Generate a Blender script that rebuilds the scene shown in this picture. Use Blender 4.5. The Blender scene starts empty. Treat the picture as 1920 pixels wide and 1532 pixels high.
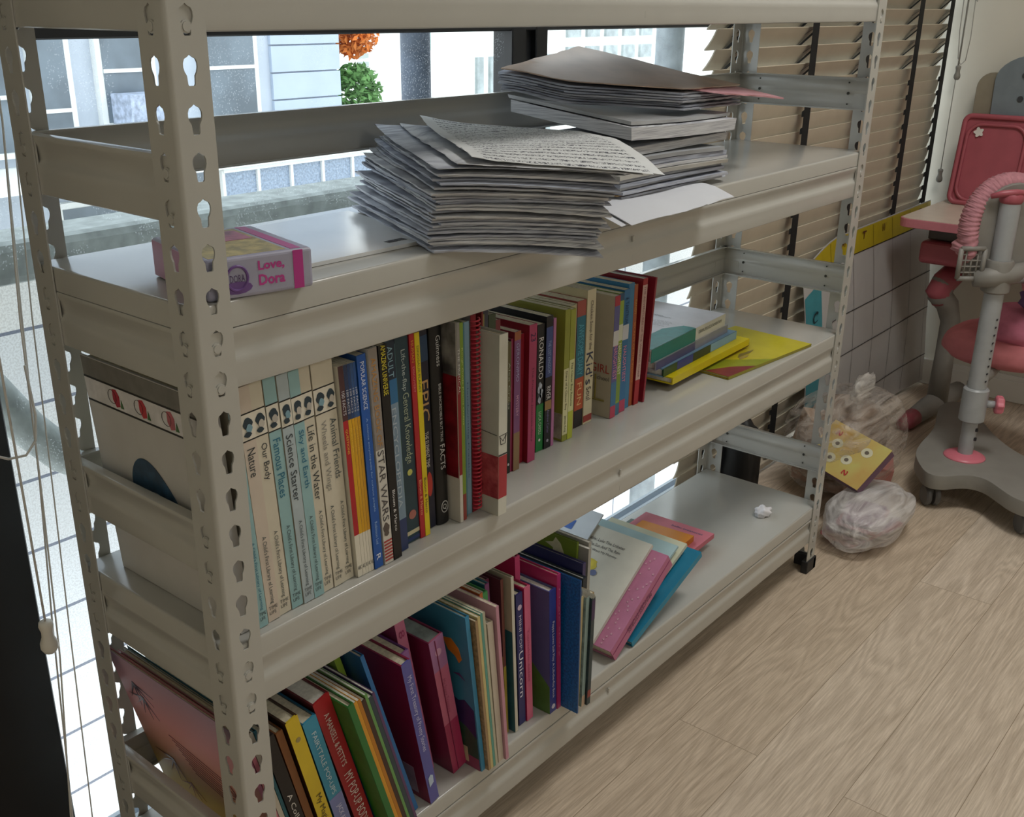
import bpy, bmesh, math, random
from mathutils import Vector, Matrix
from mathutils.geometry import tessellate_polygon
rnd = random.Random(7)
scn = bpy.context.scene
COL = scn.collection

# ------------------------------------------------------------------ camera
cam_data = bpy.data.cameras.new('camera'); cam = bpy.data.objects.new('camera', cam_data); COL.objects.link(cam)
R_ = Vector((0.6435358933, -0.7653900383, 0.0062962959)); U_ = Vector((0.2779401797, 0.2413393029, 0.9297873937)); F_ = Vector((0.7131695524, 0.5966015674, -0.3680431486))
mw = Matrix(((R_.x, U_.x, -F_.x, -0.527106), (R_.y, U_.y, -F_.y, -0.797732), (R_.z, U_.z, -F_.z, 1.176297), (0, 0, 0, 1)))
cam.matrix_world = mw
cam_data.sensor_fit = 'HORIZONTAL'; cam_data.sensor_width = 36.0
cam_data.lens = 1973.679 / 1920 * 36.0
cam_data.shift_x = (960 - 933.15) / 1920; cam_data.shift_y = (794.12 - 766) / 1920
cam_data.clip_start = 0.02; cam_data.clip_end = 200
scn.camera = cam
# ------------------------------------------------------------------ look
vs = scn.view_settings; vs.view_transform = 'Standard'; vs.look = 'None'; vs.gamma = 1.0; vs.use_curve_mapping = False
vs.exposure = 0.0
# ------------------------------------------------------------------ world: bright overcast sky
world = bpy.data.worlds.new('sky'); scn.world = world; world.use_nodes = True
wn = world.node_tree.nodes; wl = world.node_tree.links; wn.clear()
wo = wn.new('ShaderNodeOutputWorld'); wb = wn.new('ShaderNodeBackground'); wtc = wn.new('ShaderNodeTexCoord'); wsx = wn.new('ShaderNodeSeparateXYZ')
wr = wn.new('ShaderNodeValToRGB'); wr.color_ramp.elements[0].position = 0.0; wr.color_ramp.elements[0].color = (0.93, 0.97, 1.0, 1)
wr.color_ramp.elements[1].position = 1.0; wr.color_ramp.elements[1].color = (0.82, 0.92, 1.0, 1)
wl.new(wtc.outputs['Generated'], wsx.inputs[0]); wl.new(wsx.outputs['Z'], wr.inputs[0]); wl.new(wr.outputs[0], wb.inputs[0]); wb.inputs[1].default_value = 2.3
wl.new(wb.outputs[0], wo.inputs[0])
# ------------------------------------------------------------------ lights of the room (ceiling lamps)
def ceiling_light(x, y, z, sx, sy, power, col=(1, 0.975, 0.935)):
    l = bpy.data.lights.new('ceiling_light', 'AREA'); l.shape = 'RECTANGLE'; l.size = sx; l.size_y = sy; l.energy = power; l.color = col
    o = bpy.data.objects.new('ceiling_light', l); o.location = (x, y, z); COL.objects.link(o); return o
ceiling_light(-0.2, -2.9, 2.5, 0.6, 0.6, 13)
ceiling_light(1.35, -0.62, 2.55, 0.6, 0.6, 21)

# ------------------------------------------------------------------ helpers
MATS = {}
def mat(name, col, rough=0.5, noise=0.05, scale=30, metallic=0, spec=0.5, coat=0, alpha=1.0, bump=0, col2=None, trans=0):
    key = (name, tuple(col), rough)
    if key in MATS: return MATS[key]
    m = bpy.data.materials.new(name); m.use_nodes = True; nt = m.node_tree; n = nt.nodes; b = n['Principled BSDF']
    b.inputs['Roughness'].default_value = rough; b.inputs['Metallic'].default_value = metallic
    b.inputs['Specular IOR Level'].default_value = spec; b.inputs['Coat Weight'].default_value = coat; b.inputs['Coat Roughness'].default_value = 0.15
    tc = n.new('ShaderNodeTexCoord'); tn = n.new('ShaderNodeTexNoise'); tn.inputs['Scale'].default_value = scale; tn.inputs['Detail'].default_value = 4
    nt.links.new(tc.outputs['Object'], tn.inputs['Vector'])
    r = n.new('ShaderNodeValToRGB'); c = list(col)
    if col2 is None:
        a = [max(0, v * (1 - noise)) for v in c]; d = [min(1, v * (1 + noise)) for v in c]
    else: a, d = c, list(col2)
    r.color_ramp.elements[0].position = 0.35; r.color_ramp.elements[0].color = (*a, 1); r.color_ramp.elements[1].position = 0.65; r.color_ramp.elements[1].color = (*d, 1)
    nt.links.new(tn.outputs[0], r.inputs[0]); nt.links.new(r.outputs[0], b.inputs['Base Color'])
    if alpha < 1: b.inputs['Alpha'].default_value = alpha
    if trans: b.inputs['Transmission Weight'].default_value = trans
    if bump:
        bp = n.new('ShaderNodeBump'); bp.inputs['Strength'].default_value = bump; bp.inputs['Distance'].default_value = 0.002
        nt.links.new(tn.outputs[0], bp.inputs['Height']); nt.links.new(bp.outputs[0], b.inputs['Normal'])
    MATS[key] = m; return m
def s2l(h):
    h = h.lstrip('#'); o = []
    for i in (0, 2, 4):
        v = int(h[i:i + 2], 16) / 255; o.append(v / 12.92 if v <= 0.04045 else ((v + 0.055) / 1.055) ** 2.4)
    return tuple(o)

def tag(o, label=None, cat=None, group=None, kind=None):
    if label: o['label'] = label
    if cat: o['category'] = cat
    if group: o['group'] = group
    if kind: o['kind'] = kind
    return o
def empty(name, loc=(0, 0, 0), rot=(0, 0, 0), label=None, cat=None, group=None):
    o = bpy.data.objects.new(name, None); o.location = loc; o.rotation_euler = rot; o.empty_display_size = 0.02; COL.objects.link(o)
    return tag(o, label, cat, group)
class MB:
    def __init__(s): s.v = []; s.f = []; s.m = []; s.uv = None
    def add(s, vs, fs, mi=0):
        b = len(s.v); s.v += [tuple(v) for v in vs]; s.f += [tuple(i + b for i in f) for f in fs]; s.m += [mi] * len(fs); return s
    def box(s, a, b, mi=0, M=None):
        x0, y0, z0 = a; x1, y1, z1 = b
        vs = [(x0, y0, z0), (x1, y0, z0), (x1, y1, z0), (x0, y1, z0), (x0, y0, z1), (x1, y0, z1), (x1, y1, z1), (x0, y1, z1)]
        if M is not None: vs = [M @ Vector(v) for v in vs]
        return s.add(vs, [(0, 3, 2, 1), (4, 5, 6, 7), (0, 1, 5, 4), (1, 2, 6, 5), (2, 3, 7, 6), (3, 0, 4, 7)], mi)
    def tube(s, pts, r, n=10, mi=0, cap=True, closed=False):
        pts = [Vector(p) for p in pts]; N = len(pts); rr = r if isinstance(r, (list, tuple)) else [r] * N
        base = len(s.v); prev = None; vs = []
        for i, p in enumerate(pts):
            if closed: d = pts[(i + 1) % N] - pts[i - 1]
            else: d = pts[min(i + 1, N - 1)] - pts[max(i - 1, 0)]
            if d.length < 1e-9: d = Vector((0, 0, 1))
            d.normalize()
            if prev is None: a = d.orthogonal().normalized()
            else: a = (prev - d * prev.dot(d)).normalized()
            prev = a; b = d.cross(a)
            for k in range(n):
                t = 2 * math.pi * k / n; vs.append(p + (a * math.cos(t) + b * math.sin(t)) * rr[i])
        fs = []
        for i in range(N if closed else N - 1):
            j = (i + 1) % N
            for k in range(n):
                k2 = (k + 1) % n; fs.append((i * n + k, i * n + k2, j * n + k2, j * n + k))
        if cap and not closed: fs.append(tuple(range(n - 1, -1, -1))); fs.append(tuple((N - 1) * n + k for k in range(n)))
        return s.add(vs, fs, mi)
    def lathe(s, prof, c=(0, 0, 0), n=24, mi=0, axis='Z', M=None):
        vs = []; fs = []
        for (r, z) in prof:
            for k in range(n):
                t = 2 * math.pi * k / n; v = Vector((r * math.cos(t), r * math.sin(t), z))
                if axis == 'Y': v = Vector((v.x, -v.z, v.y))
                if axis == 'X': v = Vector((v.z, v.x, v.y))
                if M is not None: v = M @ v
                vs.append(v + Vector(c))
        P = len(prof)
        for i in range(P - 1):
            for k in range(n):
                k2 = (k + 1) % n; fs.append((i * n + k, i * n + k2, (i + 1) * n + k2, (i + 1) * n + k))
        fs.append(tuple(range(n - 1, -1, -1))); fs.append(tuple((P - 1) * n + k for k in range(n)))
        return s.add(vs, fs, mi)
    def prism(s, poly, d, mi=0, fn=None):
        """poly: list of 3d points (planar), d: offset vector"""
        n = len(poly); P = [Vector(p) for p in poly]; d = Vector(d)
        tris = tessellate_polygon([P])
        vs = P + [p + d for p in P]
        fs = [tuple(t) for t in tris] + [tuple(i + n for i in reversed(t)) for t in tris] + [(i, i + n, (i + 1) % n + n, (i + 1) % n) for i in range(n)]
        return s.add(vs, fs, mi)
    def build(s, name, mats, parent=None, smooth=False, loc=None, bevel=0, segs=2, autosm=None):
        me = bpy.data.meshes.new(name); me.from_pydata(s.v, [], s.f)
        if not isinstance(mats, (list, tuple)): mats = [mats]
        for m in mats: me.materials.append(m)
        me.polygons.foreach_set('material_index', s.m)
        bm = bmesh.new(); bm.from_mesh(me); bmesh.ops.recalc_face_normals(bm, faces=bm.faces[:])
        if bevel:
            es = [e for e in bm.edges if len(e.link_faces) == 2 and e.calc_face_angle(0) > 0.6]
            bmesh.ops.bevel(bm, geom=es, offset=bevel, segments=segs, profile=0.5, affect='EDGES', clamp_overlap=True)
        bm.to_mesh(me); bm.free()
        if smooth or autosm:
            me.polygons.foreach_set('use_smooth', [True] * len(me.polygons))
            if autosm: me.set_sharp_from_angle(angle=autosm)
        me.update()
        o = bpy.data.objects.new(name, me); COL.objects.link(o)
        if parent is not None: o.parent = parent
        if loc is not None: o.location = loc
        return o
def struct(o): o['kind'] = 'structure'; return o
def copy_tree(o, parent=None):
    c = o.copy(); COL.objects.link(c); c.parent = parent
    for ch in [q for q in bpy.data.objects if q.parent == o]: copy_tree(ch, c)
    return c
def text_mesh(txt, size, m, parent, M, name='title', ext=0.0001, sx=1.0, bold=0.0, align='LEFT', sp=1.0):
    cu = bpy.data.curves.new(name, 'FONT'); cu.body = txt; cu.size = size; cu.extrude = ext; cu.offset = bold * size; cu.align_x = align; cu.align_y = 'CENTER'; cu.space_character = sp
    cu.resolution_u = 3
    o = bpy.data.objects.new(name, cu); COL.objects.link(o)
    dg = bpy.context.evaluated_depsgraph_get(); me = bpy.data.meshes.new_from_object(o.evaluated_get(dg)); 
    bpy.data.objects.remove(o); bpy.data.curves.remove(cu)
    S = Matrix.Diagonal((sx, 1, 1, 1)); me.transform(M @ S); me.materials.clear(); me.materials.append(m); me.name = name
    o = bpy.data.objects.new(name, me); COL.objects.link(o); o.parent = parent; return o

# ------------------------------------------------------------------ dimensions
L, D, W, PIT, ZT = 1.544, 0.2915, 0.040, 0.040, 1.165
SH = (ZT - 6.1 * PIT, ZT - 15.2 * PIT, ZT - 25.05 * PIT)   # the three visible shelf tops
WINY = 0.42; BLY = 0.355

# ------------------------------------------------------------------ room structure
def floor_mat():
    m = bpy.data.materials.new('wood_plank_floor'); m.use_nodes = True; nt = m.node_tree; n = nt.nodes; l = nt.links; b = n['Principled BSDF']
    tc = n.new('ShaderNodeTexCoord'); mp = n.new('ShaderNodeMapping'); l.new(tc.outputs['Object'], mp.inputs[0])
    mp.inputs['Location'].default_value = (0.35, 0.055, 0)
    br = n.new('ShaderNodeTexBrick'); br.inputs['Scale'].default_value = 1.0; br.inputs['Brick Width'].default_value = 1.22; br.inputs['Row Height'].default_value = 0.152
    br.inputs['Mortar Size'].default_value = 0.0007; br.inputs['Mortar Smooth'].default_value = 0.3; br.offset = 0.37; br.offset_frequency = 2
    br.inputs['Color1'].default_value = (0.0, 0, 0, 1); br.inputs['Color2'].default_value = (1, 1, 1, 1); br.inputs['Mortar'].default_value = (0.5, 0.5, 0.5, 1)
    l.new(mp.outputs[0], br.inputs['Vector'])
    # per plank offset so the grain differs between planks
    add = n.new('ShaderNodeVectorMath'); add.operation = 'MULTIPLY_ADD'; add.inputs[1].default_value = (7.3, 3.1, 0); l.new(br.outputs['Color'], add.inputs[0]); l.new(mp.outputs[0], add.inputs[2])
    mg = n.new('ShaderNodeMapping'); mg.inputs['Scale'].default_value = (0.9, 7.5, 1); l.new(add.outputs[0], mg.inputs[0])
    wv = n.new('ShaderNodeTexNoise'); wv.inputs['Scale'].default_value = 1.6; wv.inputs['Detail'].default_value = 2.0; wv.inputs['Distortion'].default_value = 0.6; l.new(mg.outputs[0], wv.inputs['Vector'])
    # rings: sine of the broad noise makes cathedral grain
    mu = n.new('ShaderNodeMath'); mu.operation = 'MULTIPLY'; mu.inputs[1].default_value = 78; l.new(wv.outputs[0], mu.inputs[0])
    si = n.new('ShaderNodeMath'); si.operation = 'SINE'; l.new(mu.outputs[0], si.inputs[0])
    mg2 = n.new('ShaderNodeMapping'); mg2.inputs['Scale'].default_value = (7, 170, 1); l.new(add.outputs[0], mg2.inputs[0])
    fn = n.new('ShaderNodeTexNoise'); fn.inputs['Scale'].default_value = 2.0; fn.inputs['Detail'].default_value = 5; fn.inputs['Roughness'].default_value = 0.7; l.new(mg2.outputs[0], fn.inputs['Vector'])
    r1 = n.new('ShaderNodeValToRGB'); r1.color_ramp.elements[0].position = 0.3; r1.color_ramp.elements[0].color = (*s2l('bcab97'), 1); r1.color_ramp.elements[1].position = 0.7; r1.color_ramp.elements[1].color = (*s2l('e8d9c7'), 1)
    l.new(fn.outputs[0], r1.inputs[0])
    r2 = n.new('ShaderNodeValToRGB'); r2.color_ramp.elements[0].position = 0.0; r2.color_ramp.elements[0].color = (0.74, 0.72, 0.70, 1); r2.color_ramp.elements[1].position = 0.9; r2.color_ramp.elements[1].color = (1, 1, 1, 1)
    mr = n.new('ShaderNodeMapRange'); mr.inputs[1].default_value = -1; mr.inputs[2].default_value = 1; l.new(si.outputs[0], mr.inputs[0]); l.new(mr.outputs[0], r2.inputs[0])
    mx = n.new('ShaderNodeMix'); mx.data_type = 'RGBA'; mx.blend_type = 'MULTIPLY'; mx.inputs[0].default_value = 0.6; l.new(r1.outputs[0], mx.inputs[6]); l.new(r2.outputs[0], mx.inputs[7])
    r3 = n.new('ShaderNodeValToRGB'); r3.color_ramp.elements[0].color = (0.86, 0.82, 0.76, 1); r3.color_ramp.elements[1].color = (1.0, 1.0, 1.0, 1); l.new(br.outputs['Color'], r3.inputs[0])
    mx2 = n.new('ShaderNodeMix'); mx2.data_type = 'RGBA'; mx2.blend_type = 'MULTIPLY'; mx2.inputs[0].default_value = 0.8; l.new(mx.outputs[2], mx2.inputs[6]); l.new(r3.outputs[0], mx2.inputs[7])
    mo = n.new('ShaderNodeMix'); mo.data_type = 'RGBA'; l.new(br.outputs['Fac'], mo.inputs[0]); l.new(mx2.outputs[2], mo.inputs[6]); mo.inputs[7].default_value = (*s2l('8f7e68'), 1)
    l.new(mo.outputs[2], b.inputs['Base Color']); b.inputs['Roughness'].default_value = 0.5
    bp = n.new('ShaderNodeBump'); bp.inputs['Strength'].default_value = 0.15; bp.inputs['Distance'].default_value = 0.001; l.new(fn.outputs[0], bp.inputs['Height']); l.new(bp.outputs[0], b.inputs['Normal'])
    return m
wall_m = mat('wall_paint', s2l('d9d5c8'), 0.7, 0.02, 6)
white_m = mat('white_paint', s2l('e6e4de'), 0.6, 0.02, 8)
black_m = mat('black_aluminium', s2l('16171a'), 0.35, 0.1, 20)
XL, XR, YB, ZC = -1.3, 3.0, -3.4, 2.6
struct(MB().box((XL, YB, -0.05), (XR + 0.1, WINY + 0.06, 0)).build('floor', floor_mat()))
struct(MB().box((XL, YB, ZC), (XR + 0.1, WINY + 0.1, ZC + 0.05)).build('ceiling', white_m))
struct(MB().box((XR, YB, 0), (XR + 0.1, WINY + 0.06, ZC)).build('wall_right', wall_m))
struct(MB().box((XL - 0.1, YB, 0), (XL, WINY + 0.06, ZC)).build('wall_left', wall_m))
struct(MB().box((XL - 0.1, YB - 0.1, 0), (XR + 0.1, YB, ZC)).build('wall_back', wall_m))
struct(MB().box((XL - 0.1, WINY - 0.0, 0), (-0.12, WINY + 0.06, ZC)).build('wall_window_side', wall_m))
b = MB().box((XR - 0.014, YB, 0), (XR, WINY - 0.005, 0.085)).box((XR - 0.02, YB, 0.0), (XR - 0.014, WINY - 0.005, 0.07))
struct(b.build('baseboard_right', white_m, bevel=0.003))
# window frame
fr = MB()
fr.box((-0.13, WINY - 0.01, 0), (-0.005, WINY + 0.05, ZC))          # wide black jamb on the left
fr.box((0.962, WINY, 0.0), (1.0, WINY + 0.045, ZC)); fr.box((0.995, WINY + 0.012, 0.0), (1.03, WINY + 0.05, ZC)); fr.box((1.028, WINY, 0), (1.062, WINY + 0.045, ZC))
fr.box((2.05, WINY, 0.0), (2.12, WINY + 0.045, ZC))
fr.box((2.985, WINY + .03, 0.0), (3.0, WINY + 0.045, ZC))
fr.box((-0.13, WINY + 0.002, 1.138), (3.0, WINY + 0.043, 1.20))
fr.box((-0.13, WINY, 2.5), (3.0, WINY + 0.05, 2.6))
struct(MB().box((-0.0, WINY - .004, 0.0), (2.985, WINY + 0.052, 0.012)).box((-0.0, WINY + .010, 0.012), (2.985, WINY + 0.018, 0.03)).box((-0.0, WINY + .036, 0.012), (2.985, WINY + 0.044, 0.03)).build('trim_1', mat('pale_anodised_track', s2l('b9c2cb'), .35, .03)))
wf = struct(fr.build('window_1', black_m, bevel=0.002, segs=1))
gm = bpy.data.materials.new('window_glass'); gm.use_nodes = True; gn = gm.node_tree.nodes; gl = gm.node_tree.links; gn.clear()
go = gn.new('ShaderNodeOutputMaterial'); gmx = gn.new('ShaderNodeMixShader'); gt = gn.new('ShaderNodeBsdfTransparent'); gg = gn.new('ShaderNodeBsdfGlossy'); gf = gn.new('ShaderNodeFresnel')
gt.inputs[0].default_value = (0.93, 0.97, 0.97, 1); gg.inputs['Roughness'].default_value = 0.02; gf.inputs[0].default_value = 1.3
# rain speckles: tiny milky drops on the pane
gdf = gn.new('ShaderNodeBsdfTranslucent'); gdf.inputs[0].default_value = (0.8, 0.86, 0.9, 1); gvo = gn.new('ShaderNodeTexVoronoi'); gvo.inputs['Scale'].default_value = 330
gno = gn.new('ShaderNodeTexNoise'); gno.inputs['Scale'].default_value = 9; gtc = gn.new('ShaderNodeTexCoord')
gl.new(gtc.outputs['Object'], gvo.inputs['Vector']); gl.new(gtc.outputs['Object'], gno.inputs['Vector'])
glt = gn.new('ShaderNodeMath'); glt.operation = 'LESS_THAN'; glt.inputs[1].default_value = 0.27; gl.new(gvo.outputs['Distance'], glt.inputs[0])
ggt = gn.new('ShaderNodeMath'); ggt.operation = 'GREATER_THAN'; ggt.inputs[1].default_value = 0.5; gl.new(gno.outputs[0], ggt.inputs[0])
gmu = gn.new('ShaderNodeMath'); gmu.operation = 'MULTIPLY'; gl.new(glt.outputs[0], gmu.inputs[0]); gl.new(ggt.outputs[0], gmu.inputs[1])
gm2 = gn.new('ShaderNodeMath'); gm2.operation = 'MULTIPLY'; gm2.inputs[1].default_value = 0.22; gl.new(gmu.outputs[0], gm2.inputs[0])
gmy = gn.new('ShaderNodeMixShader'); gl.new(gm2.outputs[0], gmy.inputs[0]); gl.new(gt.outputs[0], gmy.inputs[1]); gl.new(gdf.outputs[0], gmy.inputs[2])
gl.new(gf.outputs[0], gmx.inputs[0]); gl.new(gmy.outputs[0], gmx.inputs[1]); gl.new(gg.outputs[0], gmx.inputs[2]); gl.new(gmx.outputs[0], go.inputs[0])
MB().add([(-0.005, WINY + 0.02, 0.03), (2.985, WINY + 0.02, 0.03), (2.985, WINY + 0.02, 2.5), (-0.005, WINY + 0.02, 2.5)], [(0, 1, 2, 3)]).build('glass', gm, wf)

# ------------------------------------------------------------------ boltless rack
rack_m = mat('cream_enamel_steel', s2l('b5b4ae'), 0.22, 0.015, 12, coat=0.3)
rack = empty('storage_rack', (0, 0, 0), label='cream white boltless metal shelving rack with keyhole posts in front of the window', cat='shelf rack')
HOLE = [(0, .0128), (.0025, .0108), (.0056, .0092), (.0070, .0060), (.0071, .0024), (.0060, -.0014), (.0042, -.0042), (.0037, -.0112), (.0028, -.0126), (-.0028, -.0126), (-.0037, -.0112), (-.0042, -.0042), (-.0060, -.0014), (-.0071, .0024), (-.0070, .0060), (-.0056, .0092), (-.0025, .0108)]
def post(cx, cy, sx, sy):
    """L-section post; corner at (cx,cy), flanges extend by sx in x and sy in y"""
    mb = MB(); T = 0.0018; r = 0.004
    def flange(fn):     # fn(s, z, t) -> point ; s from r..W ; t=0 outer, T inner
        ztop = ZT + 3 * PIT + PIT / 2
        k = -3
        while ZT - k * PIT > 0.03:
            zc = ZT - k * PIT; z1 = zc + PIT / 2; z0 = zc - PIT / 2
            hp = [(W / 2 + 0.001 + x, zc + z) for x, z in HOLE][::-1]
            outer = [(r, z0), (W, z0), (W, z1), (r, z1)]
            pts2 = outer + hp
            tris = tessellate_polygon([[Vector((a, b_, 0)) for a, b_ in outer], [Vector((a, b_, 0)) for a, b_ in hp]])
            for t, rev in ((0, 0), (T, 1)):
                mb.add([fn(a, b_, t) for a, b_ in pts2], [tuple(q) for q in tris])
            n = len(hp)
            mb.add([fn(a, b_, 0) for a, b_ in hp] + [fn(a, b_, T) for a, b_ in hp], [(i, (i + 1) % n, (i + 1) % n + n, i + n) for i in range(n)])
            mb.add([fn(W, z0, 0), fn(W, z1, 0), fn(W, z1, T), fn(W, z0, T)], [(0, 1, 2, 3)])
            k += 1
        zb = ZT - (k - 1) * PIT - PIT / 2
        mb.add([fn(r, .012, 0), fn(W, .012, 0), fn(W, zb, 0), fn(r, zb, 0)], [(0, 1, 2, 3)]); mb.add([fn(r, .012, T), fn(W, .012, T), fn(W, zb, T), fn(r, zb, T)], [(0, 1, 2, 3)])
        mb.add([fn(W, .012, 0), fn(W, zb, 0), fn(W, zb, T), fn(W, .012, T)], [(0, 1, 2, 3)])
    flange(lambda s_, z, t: (cx + sx * s_, cy + sy * t, z))
    flange(lambda s_, z, t: (cx + sx * t, cy + sy * s_, z))
    arc = []
    for i in range(7):
        a = math.pi / 2 * i / 6; arc.append((cx + sx * (r - r * math.cos(a)), cy + sy * (r - r * math.sin(a))))
    zt = ZT + 3.5 * PIT
    mb.add([(x, y, .012) for x, y in arc] + [(x, y, zt) for x, y in arc], [(i, i + 1, i + 8, i + 7) for i in range(6)])
    arc2 = [(cx + sx * (r - (r - T) * math.cos(math.pi / 2 * i / 6)), cy + sy * (r - (r - T) * math.sin(math.pi / 2 * i / 6))) for i in range(7)]
    mb.add([(x, y, .012) for x, y in arc2] + [(x, y, zt) for x, y in arc2], [(i, i + 1, i + 8, i + 7) for i in range(6)])
    bmv = mb.build('post', rack_m, rack)
    f = MB(); q = 0.0035
    x0, x1 = sorted((cx - sx * q, cx + sx * (W + .003))); y0, y1 = sorted((cy - sy * q, cy + sy * (0.012)))
    f.box((x0, y0, 0), (x1, y1, 0.03)); x0, x1 = sorted((cx - sx * q, cx + sx * 0.012)); y0, y1 = sorted((cy - sy * q, cy + sy * (W + .003))); f.box((x0, y0, 0), (x1, y1, 0.0302))
    f.build('foot_cap', mat('black_plastic', s2l('1b1b1d'), 0.5), bmv, bevel=0.002)
for cx, cy, sx, sy in ((0, 0, 1, 1), (L, 0, -1, 1), (0, D, 1, -1), (L, D, -1, -1)): post(cx, cy, sx, sy)
PROF = [(.014, -.0012), (.014, 0), (.0045, 0), (.0030, -.0006), (.0024, -.0022), (.0028, -.0058), (.0052, -.0115), (.0064, -.0210), (.0060, -.0250), (.0036, -.0290), (.0022, -.0322), (.0024, -.0370), (.0026, -.0460), (.0026, -.0550), (.0032, -.0588), (.0050, -.0600), (.014, -.0600), (.014, -.0588)]
def beam(kind, k0):
    zt = ZT - (k0 - 0.25) * PIT
    if kind in ('front', 'back'): a, b_ = 0.0025, L - 0.0025
    else: a, b_ = 0.0025, D - 0.0025
    def fn(s_, y, z):
        if kind == 'front': return (s_, y, z)
        if kind == 'back': return (s_, D - y, z)
        if kind == 'left': return (y, s_, z)
        return (L - y, s_, z)
    mb = MB(); n = len(PROF)
    inn = [(y + .0012 if 1 < i < n - 2 else y, z) for i, (y, z) in enumerate(PROF)]
    mb.add([fn(s_, y, zt + z) for s_ in (a, b_) for y, z in PROF], [(i, i + 1, i + 1 + n, i + n) for i in range(n - 1)])
    mb.add([fn(s_, y, zt + z * 0.96 - .001) for s_ in (a, b_) for y, z in inn], [(i, i + 1, i + 1 + n, i + n) for i in range(n - 1)])
    # end plate with two rivets in the keyholes, at both ends
    for e in (0, 1):
        s0 = a if e == 0 else b_ - W + .002; s1 = s0 + W - .002
        sm = (W / 2 + .001) if e == 0 else ((L if kind in ('front', 'back') else D) - W / 2 - .001)
        c = [fn(s_, y, z) for s_ in (s0, s1) for y in (.0021, .0042) for z in (zt - .0595, zt - .0005)]
        mb.add(c, [(0, 1, 3, 2), (4, 6, 7, 5), (0, 4, 5, 1), (2, 3, 7, 6), (0, 2, 6, 4), (1, 5, 7, 3)])
        for kk in (k0, k0 + 1):
            zc = ZT - kk * PIT - .0055; N = 12
            for ri, (rr, yo) in enumerate(((.0042, -.0006), (.0056, .0006))):
                ring = [fn(sm + rr * math.cos(2 * math.pi * q / N), yo, zc + rr * math.sin(2 * math.pi * q / N)) for q in range(N)]
                ring2 = [fn(sm + rr * math.cos(2 * math.pi * q / N), .0022, zc + rr * math.sin(2 * math.pi * q / N)) for q in range(N)]
                mb.add(ring + ring2, [tuple(range(N))] + [(q, (q + 1) % N, (q + 1) % N + N, q + N) for q in range(N)])
    if kind in ('left', 'right'):
        for s_ in (.052, D - .052):
            for dz, rr in ((-.010, .0016), (-.030, .0028), (-.050, .0016)):
                cpt = Vector(fn(s_, .0062, zt + dz)); mb.tube([cpt - Vector((.0006, 0, 0)), cpt + Vector((.0006, 0, 0))], rr, 8, mi=1)
    # spring clips: small punched marks at mid length
    if kind == 'front':
        for dz in (-.020, -.046):
            x = L * 0.47; c = fn(x, .0036, zt + dz); mb.box((c[0] - .0022, c[1] - .0012, c[2] - .005), (c[0] + .0012, c[1] + .001, c[2] + .003))
    return mb.build('beam', [rack_m, mat('punched_hole_shadow_steel', s2l('3a3a34'), .6)], rack, autosm=0.5)
for k0 in (-1, 7, 16, 26):
    for kd in ('front', 'back', 'left', 'right'): beam(kd, k0)
for k0 in (3, 12, 22):
    for kd in ('back', 'left', 'right'): beam(kd, k0)
def panel(zt):
    mb = MB().box((.0026, .0026, zt - .0255), (L - .0026, D - .0026, zt))
    o = mb.build('shelf_panel', rack_m, rack)
    bm = bmesh.new(); bm.from_mesh(o.data)
    bmesh.ops.delete(bm, geom=[f for f in bm.faces if f.normal.z < -0.9], context='FACES')
    es = [e for e in bm.edges if all(abs(v.co.z - zt) < 1e-6 for v in e.verts)]
    bmesh.ops.bevel(bm, geom=es, offset=.004, segments=4, profile=.5, affect='EDGES')
    # underside sheet
    r = bmesh.ops.create_grid(bm, x_segments=1, y_segments=1, size=0.5)
    for v in r['verts']: v.co = Vector(((.004 if v.co.x < 0 else L - .004), (.004 if v.co.y < 0 else D - .004), zt - .0016))
    bm.to_mesh(o.data); bm.free(); o.data.polygons.foreach_set('use_smooth', [True] * len(o.data.polygons)); o.data.set_sharp_from_angle(angle=0.7)
for z in (ZT + 0.0765,) + SH: panel(z)
# ------------------------------------------------------------------ window blind (left part raised, right part lowered)
slat_m = mat('cream_blind_slat', s2l('c2b7a4'), 0.55, 0.03, 20)
bl = empty('window_blind', (2.25, BLY, 0.3), label='lowered cream horizontal slat blind with black ladder tapes beside the rack', cat='window blind')
x0, x1 = 1.52, 2.945; ns = 46; mb = None
zb0 = 0.062
for i in range(56):
    z = zb0 + i * 0.0405
    if z > 2.3: break
    op = 1.0 if z > 1.02 else 0.0
    tilt = math.radians(76 if z < 1.03 else 58)
    hw = 0.0250
    m_ = MB(); off = rnd.uniform(-.004, .004); N = 5; vs = []
    for xi, xx in enumerate((x0 + off + (0.012 if z > 1.0 else 0), x1 + off)):
        for j in range(N):
            t = -1 + 2 * j / (N - 1); cv = .0022 * (1 - t * t)
            y = t * hw * math.cos(tilt) - cv * math.sin(tilt); zz = -t * hw * math.sin(tilt) - cv * math.cos(tilt)
            vs.append((xx - 2.25, y, z + zz - 0.3))
        for j in range(N):
            t = -1 + 2 * j / (N - 1); cv = .0022 * (1 - t * t)
            y = t * hw * math.cos(tilt) - (cv - .0028) * math.sin(tilt); zz = -t * hw * math.sin(tilt) - (cv - .0028) * math.cos(tilt)
            vs.append((xx - 2.25, y, z + zz - 0.3))
    n2 = 2 * N; fs = []
    for j in range(N - 1): fs += [(j, j + 1, j + 1 + n2, j + n2), (N + j, N + j + 1, N + j + 1 + n2, N + j + n2)]
    fs += [(0, N, N + n2, n2), (N - 1, 2 * N - 1, 2 * N - 1 + n2, N - 1 + n2)]
    fs += [(j, j + 1, N + j + 1, N + j) for j in range(N - 1)] + [(j + n2, j + 1 + n2, N + j + 1 + n2, N + j + n2) for j in range(N - 1)]
    m_.add(vs, fs); m_.build('slat', slat_m, bl, autosm=0.6)
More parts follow.
